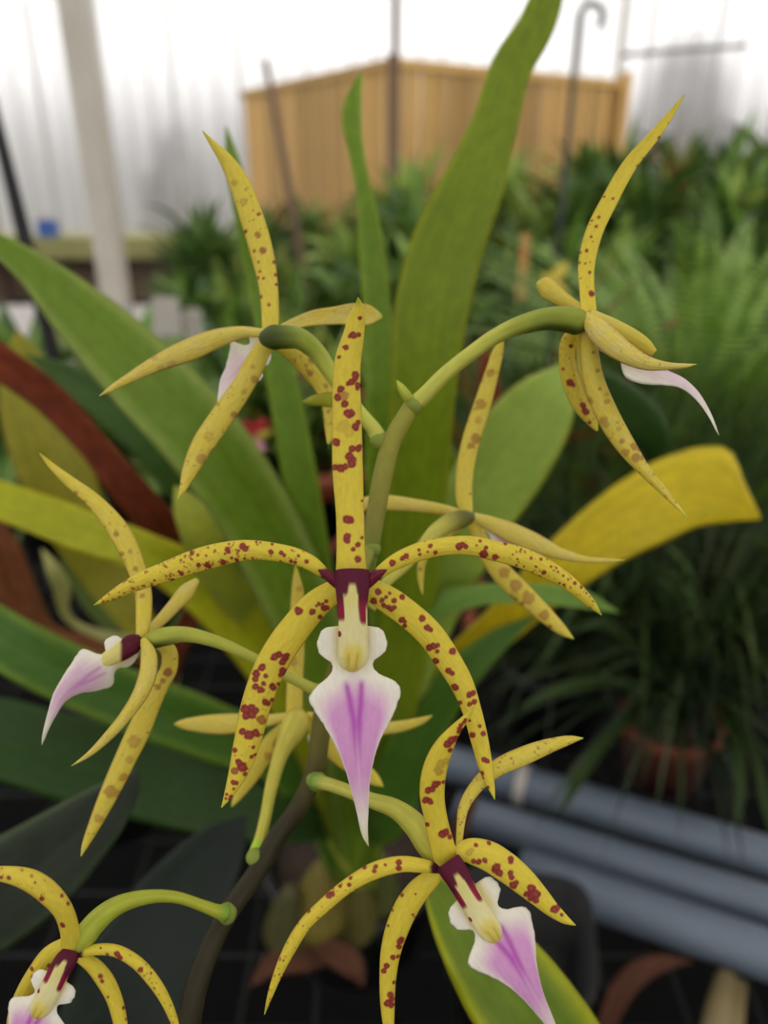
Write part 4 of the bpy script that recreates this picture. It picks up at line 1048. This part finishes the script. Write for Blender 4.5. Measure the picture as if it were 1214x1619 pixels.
# far rows on the matted bench
row_far = [(420,318),(475,310),(530,312),(585,300),(645,250),(700,244),(755,240),(810,238),(865,240),(930,232),(985,214),(1040,205),(1095,206),(1150,204),(1205,200),(1260,205)]
for i, (x, y) in enumerate(row_far):
    kind = ('leafy_dark', 'leafy', 'strappy_mid')[i % 3] if x < 620 or x > 900 else ('olive', 'leafy_light', 'olive')[i % 3]
    bgp(kind, x + rnd.uniform(-8, 8), y + rnd.uniform(-8, 10), 3.45 + rnd.uniform(-.15, .15), 'bench_plant', f'{LOOK[kind]} plant, {ORD[i]} from the left, farthest bench row', 'plants in the farthest bench row', .85)
for i, x in enumerate(range(300, 1290, 62)):
    y = 345 if x < 600 else (315 if x < 900 else 268)
    if x < 380: y = 352
    kind = ('leafy_dark', 'leafy', 'leafy_dark', 'strappy', 'leafy_light')[i % 5]
    bgp(kind, x + rnd.uniform(-12, 12), y + rnd.uniform(-14, 14), 2.75 + rnd.uniform(-.12, .12), 'bench_plant', f'{LOOK[kind]} plant, {ORD[i]} from the left, second bench row', 'plants in the second bench row', .9)
for i, x in enumerate(range(300, 1300, 75)):
    y = 425 if x < 600 else (390 if x < 900 else 345)
    kind = ('leafy', 'leafy_light', 'strappy_mid', 'leafy_dark')[i % 4]
    bgp(kind, x + rnd.uniform(-14, 14), y + rnd.uniform(-14, 14), 2.0 + rnd.uniform(-.08, .08), 'bench_plant', f'{LOOK[kind]} plant, {ORD[i]} from the left, third bench row', 'plants in the third bench row', .95)
for i, x in enumerate(range(20, 620, 88)):
    kind = ('leafy', 'olive', 'leafy_light', 'strappy_mid')[i % 4]
    bgp(kind, x + rnd.uniform(-14, 14), 500 + rnd.uniform(-20, 25), 1.35 + rnd.uniform(-.08, .08), 'bench_plant', f'{LOOK[kind]} plant, {ORD[i]} from the left, row behind long left leaves', 'plants at the left of the wire bench', 1.1)
for i, x in enumerate(range(700, 1330, 105)):
    y = 520 if x < 900 else 505
    kind = ('leafy_dark', 'strappy', 'leafy', 'grassy')[i % 4]
    bgp(kind, x + rnd.uniform(-14, 14), y + rnd.uniform(-20, 20), 1.42 + rnd.uniform(-.06, .06), 'bench_plant', f'{LOOK[kind]} plant, {ORD[i]} from the left, fourth row right of tall leaf', 'plants in the fourth row at the right', 1.1)
# distinct plants at the left
bgp('leafy_dark', 318, 325, 2.3, 'tall_leafy_plant', 'dark leafy plant rising before the grey wall left of the timber screen', None, .7)
bgp('olive', 372, 340, 2.35, 'tall_leafy_plant', 'olive leafy plant touching the left end of the timber screen', None, .7)
# grassy plants at the right
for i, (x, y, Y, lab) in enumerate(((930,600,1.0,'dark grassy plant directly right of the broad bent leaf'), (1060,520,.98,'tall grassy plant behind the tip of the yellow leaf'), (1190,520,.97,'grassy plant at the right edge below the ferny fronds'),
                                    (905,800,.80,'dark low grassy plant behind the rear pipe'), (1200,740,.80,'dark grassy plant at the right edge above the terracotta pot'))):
    bgp('grassy' if i < 3 else 'grassy_shaded', x, y, Y, 'grassy_plant', lab, 'grassy plants at the right', 1.25)
tp = at_z(1085, 1195, BZ+.075)
tg = empty('grassy_plant', (tp[0], tp[1], BZ), None, 'dark grassy plant arching out of the terracotta pot behind the pipes', 'plant', 'grassy plants at the right')
pot((tp[0], tp[1]+.055, BZ), .06, .085, M['terracotta'], tg)
fo = PROTO['grassy_shaded'].copy(); COL.objects.link(fo); fo.parent = tg; fo.matrix_parent_inverse = Matrix.Identity(4); fo.location = (0, .055, .08); fo.scale = (.8, .8, .7); fo.rotation_euler = (0, 0, 1.1)
for nodes in ([(1000,1130,.82,8),(950,1180,.78,9),(910,1240,.74,9),(885,1285,.70,2)], [(1140,1120,.80,7),(1165,1180,.74,8),(1170,1250,.70,8),(1165,1310,.68,1)], [(1160,1110,.80,7),(1195,1200,.74,8),(1215,1290,.70,7),(1225,1330,.68,1)],
              [(1070,1100,.82,7),(1000,1020,.80,9),(950,985,.78,8),(900,1000,.76,1)], [(1090,1090,.82,7),(1085,980,.82,9),(1060,930,.80,8),(1030,910,.79,1)], [(1060,1110,.82,7),(960,1075,.8,9),(880,1090,.77,8),(820,1120,.75,1)]):
    leaf(tg, nodes, ((60, 80, 38), (72, 94, 46)), 3, nu=7, nv=26, fold=.4)
bgp('brown', 1052, 222, 3.0, 'red_flowered_plant', 'small red-topped plant in the far rows near the right edge', None, .25)
bgp('brown', 1088, 178, 3.2, 'red_flowered_plant', 'tiny orange-red tip rising above the far foliage at the right', None, .15)
# fern
fe = at_y(1150, 395, 1.2)
fx, fy = fe[0], 1.2
fe_ = empty('fern', (fx, fy, BZ), None, 'pale green feathery fern at the right behind the side-view flower', 'fern')
pot((fx, fy, BZ), .08, .16, M['black_plastic'], fe_)
fm = fern_mesh('fronds', 120, .54, MDG + LTG[1:2] + LTG[3:], 4, fe_)
fm.location = fm.location + Vector((fx, fy, BZ+.14)) - 0*Vector((0, 0, 0))
fm.scale = (1, 1, 1.0)

# small things among the plants
def label_stick(name, px, py, Y, w_, h_, mat, lab, cat='plant label'):
    t = at_y(px, py, Y)
    v = [(-w_/2, 0, -h_), (w_/2, 0, -h_), (w_/2, 0, h_*.35), (w_/2*.7, 0, h_*.5), (-w_/2*.7, 0, h_*.5), (-w_/2, 0, h_*.35)]
    vs = [(t[0]+a, Y+b_-.002, t[2]+c) for a, b_, c in v] + [(t[0]+a, Y+b_+.002, t[2]+c) for a, b_, c in v]
    n = len(v)
    fs = [tuple(range(n))[::-1], tuple(n+i for i in range(n))] + [(i, (i+1) % n, n+(i+1) % n, n+i) for i in range(n)]
    return tag(mesh_from(name, vs, fs, mat, smooth=False), lab, cat)
label_stick('plant_label', 828, 405, 1.6, .017, .085, M['orange'], 'orange label stick standing among the plants beside the tall leaf')
label_stick('plant_label', 262, 490, 1.25, .045, .04, M['pale'], 'white plant label under the back-facing flower at the left')
label_stick('plant_label', 305, 505, 1.3, .03, .035, M['pale'], 'narrower white plant label just right of the wide one')
bx = at_y(82, 402, 7.4)
box_o = box('crate', bx[0]-.07, 7.34, .60, bx[0]+.07, 7.48, .74, M['blue']); tag(box_o, 'small blue tub on the mossy ledge at the left', 'tub')
bgp('brown', 70, 338, 7.40, 'ledge_plant', 'small reddish green plant on the ledge beside the black stake', None, .55, 'terracotta', z=.60)

# red and pink flower far behind, brown-leaved bromeliad, yellow blossom
rf = P(402, 690, .62)
rfl = empty('pink_bloom_orchid', (rf[0], rf[1], BZ), None, 'small red and pink bloom glimpsed between the strap leaves', 'orchid')
rod('stem', [(rf[0], rf[1], BZ), (rf[0]+.005, rf[1], (BZ+rf[2])/2), (rf[0], rf[1], rf[2])], .003, M['cane'], rfl, 8)
for (nodes, c) in (([(402,690,.62,4),(390,676,.618,12),(384,664,.616,1)], (170, 40, 44)), ([(402,690,.62,4),(414,674,.618,12),(424,664,.616,1)], (180, 46, 50)),
                   ([(402,692,.62,5),(404,708,.612,16),(406,724,.61,1)], (214, 150, 170)), ([(402,692,.62,4),(388,704,.615,8),(376,710,.612,1)], (170, 160, 60)), ([(402,692,.62,4),(418,688,.615,8),(432,680,.612,1)], (178, 168, 66))):
    ribbon('petal', nodes, M['petal'], rfl, (lambda cc: (lambda X, Y, Q, U, T: np.broadcast_to(np.array(lin(cc)), X.shape+(3,)).copy()))(c), nu=8, nv=16)
bgp('brown', 800, 462, 1.25, 'bromeliad', 'reddish brown strappy plant left of the side-view flower', None, 1.2)
yd = .95
yb = P(876, 448, yd)
ybo = empty('yellow_bloom_orchid', (yb[0], yb[1]+.02, BZ), None, 'blurred yellow blossom just above the curved stalk at the upper right', 'orchid')
rod('stem', [(yb[0]+.01, yb[1]+.02, BZ), (yb[0]+.012, yb[1]+.02, BZ+.2), (yb[0], yb[1], yb[2])], .0025, M['black_plastic'], ybo, 8)
for nodes in ([(874,448,yd,5),(884,432,yd-.003,11),(897,414,yd-.004,2)], [(874,448,yd,5),(866,440,yd+.004,8),(858,430,yd+.006,1)], [(874,450,yd,4),(886,455,yd-.004,7),(896,462,yd-.006,1)]):
    ribbon('petal', nodes, M['petal'], ybo, tepal_col(seed=2, pale=.5), nu=8, nv=16)

# low things at the bottom right
br = empty('dry_leaf', at_z(1000, 1580, BZ), None, 'curled brown dead leaf lying on the wire bench below the pipes', 'dead leaf')
ribbon('blade', [(950,1660,.60,10),(965,1600,.62,16),(995,1550,.64,18),(1040,1523,.66,14),(1095,1520,.67,1)], M['dry'], br, leaf_col((74, 43, 27), (64, 36, 24), seed=2), fold=.4, nu=10, nv=30, wave=.08)
for (x0, y0, x1, y1, r, lab) in ((1150,1545,1125,1660,.012,'thicker olive cane end lying at the bottom right corner'), (1172,1555,1158,1660,.006,'thin tan cane end beside the thicker one, bottom right')):
    a, b_ = at_z(x0, y0, BZ + .012), at_z(x1, y1, BZ + .012)
    tag(rod('cane', [a, (a+b_)/2, b_], r, M['cane'], rads=[r*.8, r, r]), lab, 'cane')
# black tray / square pot in front of the pipes
tx = at_z(880, 1420, BZ+.10)
tr = empty('square_pot', (tx[0], tx[1], BZ), None, 'black plastic square pot in front of the pipe ends', 'pot')
def square_pot(cx, cy, z, hw_, h, t, parent):
    prof = [(hw_*.78, 0), (hw_*.97, h*.9), (hw_, h*.9), (hw_, h), (hw_-t, h), (hw_*.8, h*.3)]
    nr = 40; vs, fs = [], []
    for (r, zz) in prof:
        for k in range(nr):
            th = 2*math.pi*k/nr; c, s = math.cos(th), math.sin(th); n = 5.0
            q = r / (abs(c)**n + abs(s)**n)**(1/n)
            vs.append((cx+q*c*.98+q*s*.17, cy+q*s*.98-q*c*.17, z+zz))
    for i in range(len(prof)-1):
        for k in range(nr): fs.append((i*nr+k, i*nr+(k+1) % nr, (i+1)*nr+(k+1) % nr, (i+1)*nr+k))
    fs.append(tuple(range(nr))[::-1]); fs.append(tuple((len(prof)-1)*nr+k for k in range(nr)))
    return mesh_from('body', vs, fs, M['black_plastic'], parent)
square_pot(tx[0]-.035, tx[1]-.03, BZ, .06, .10, .004, tr)
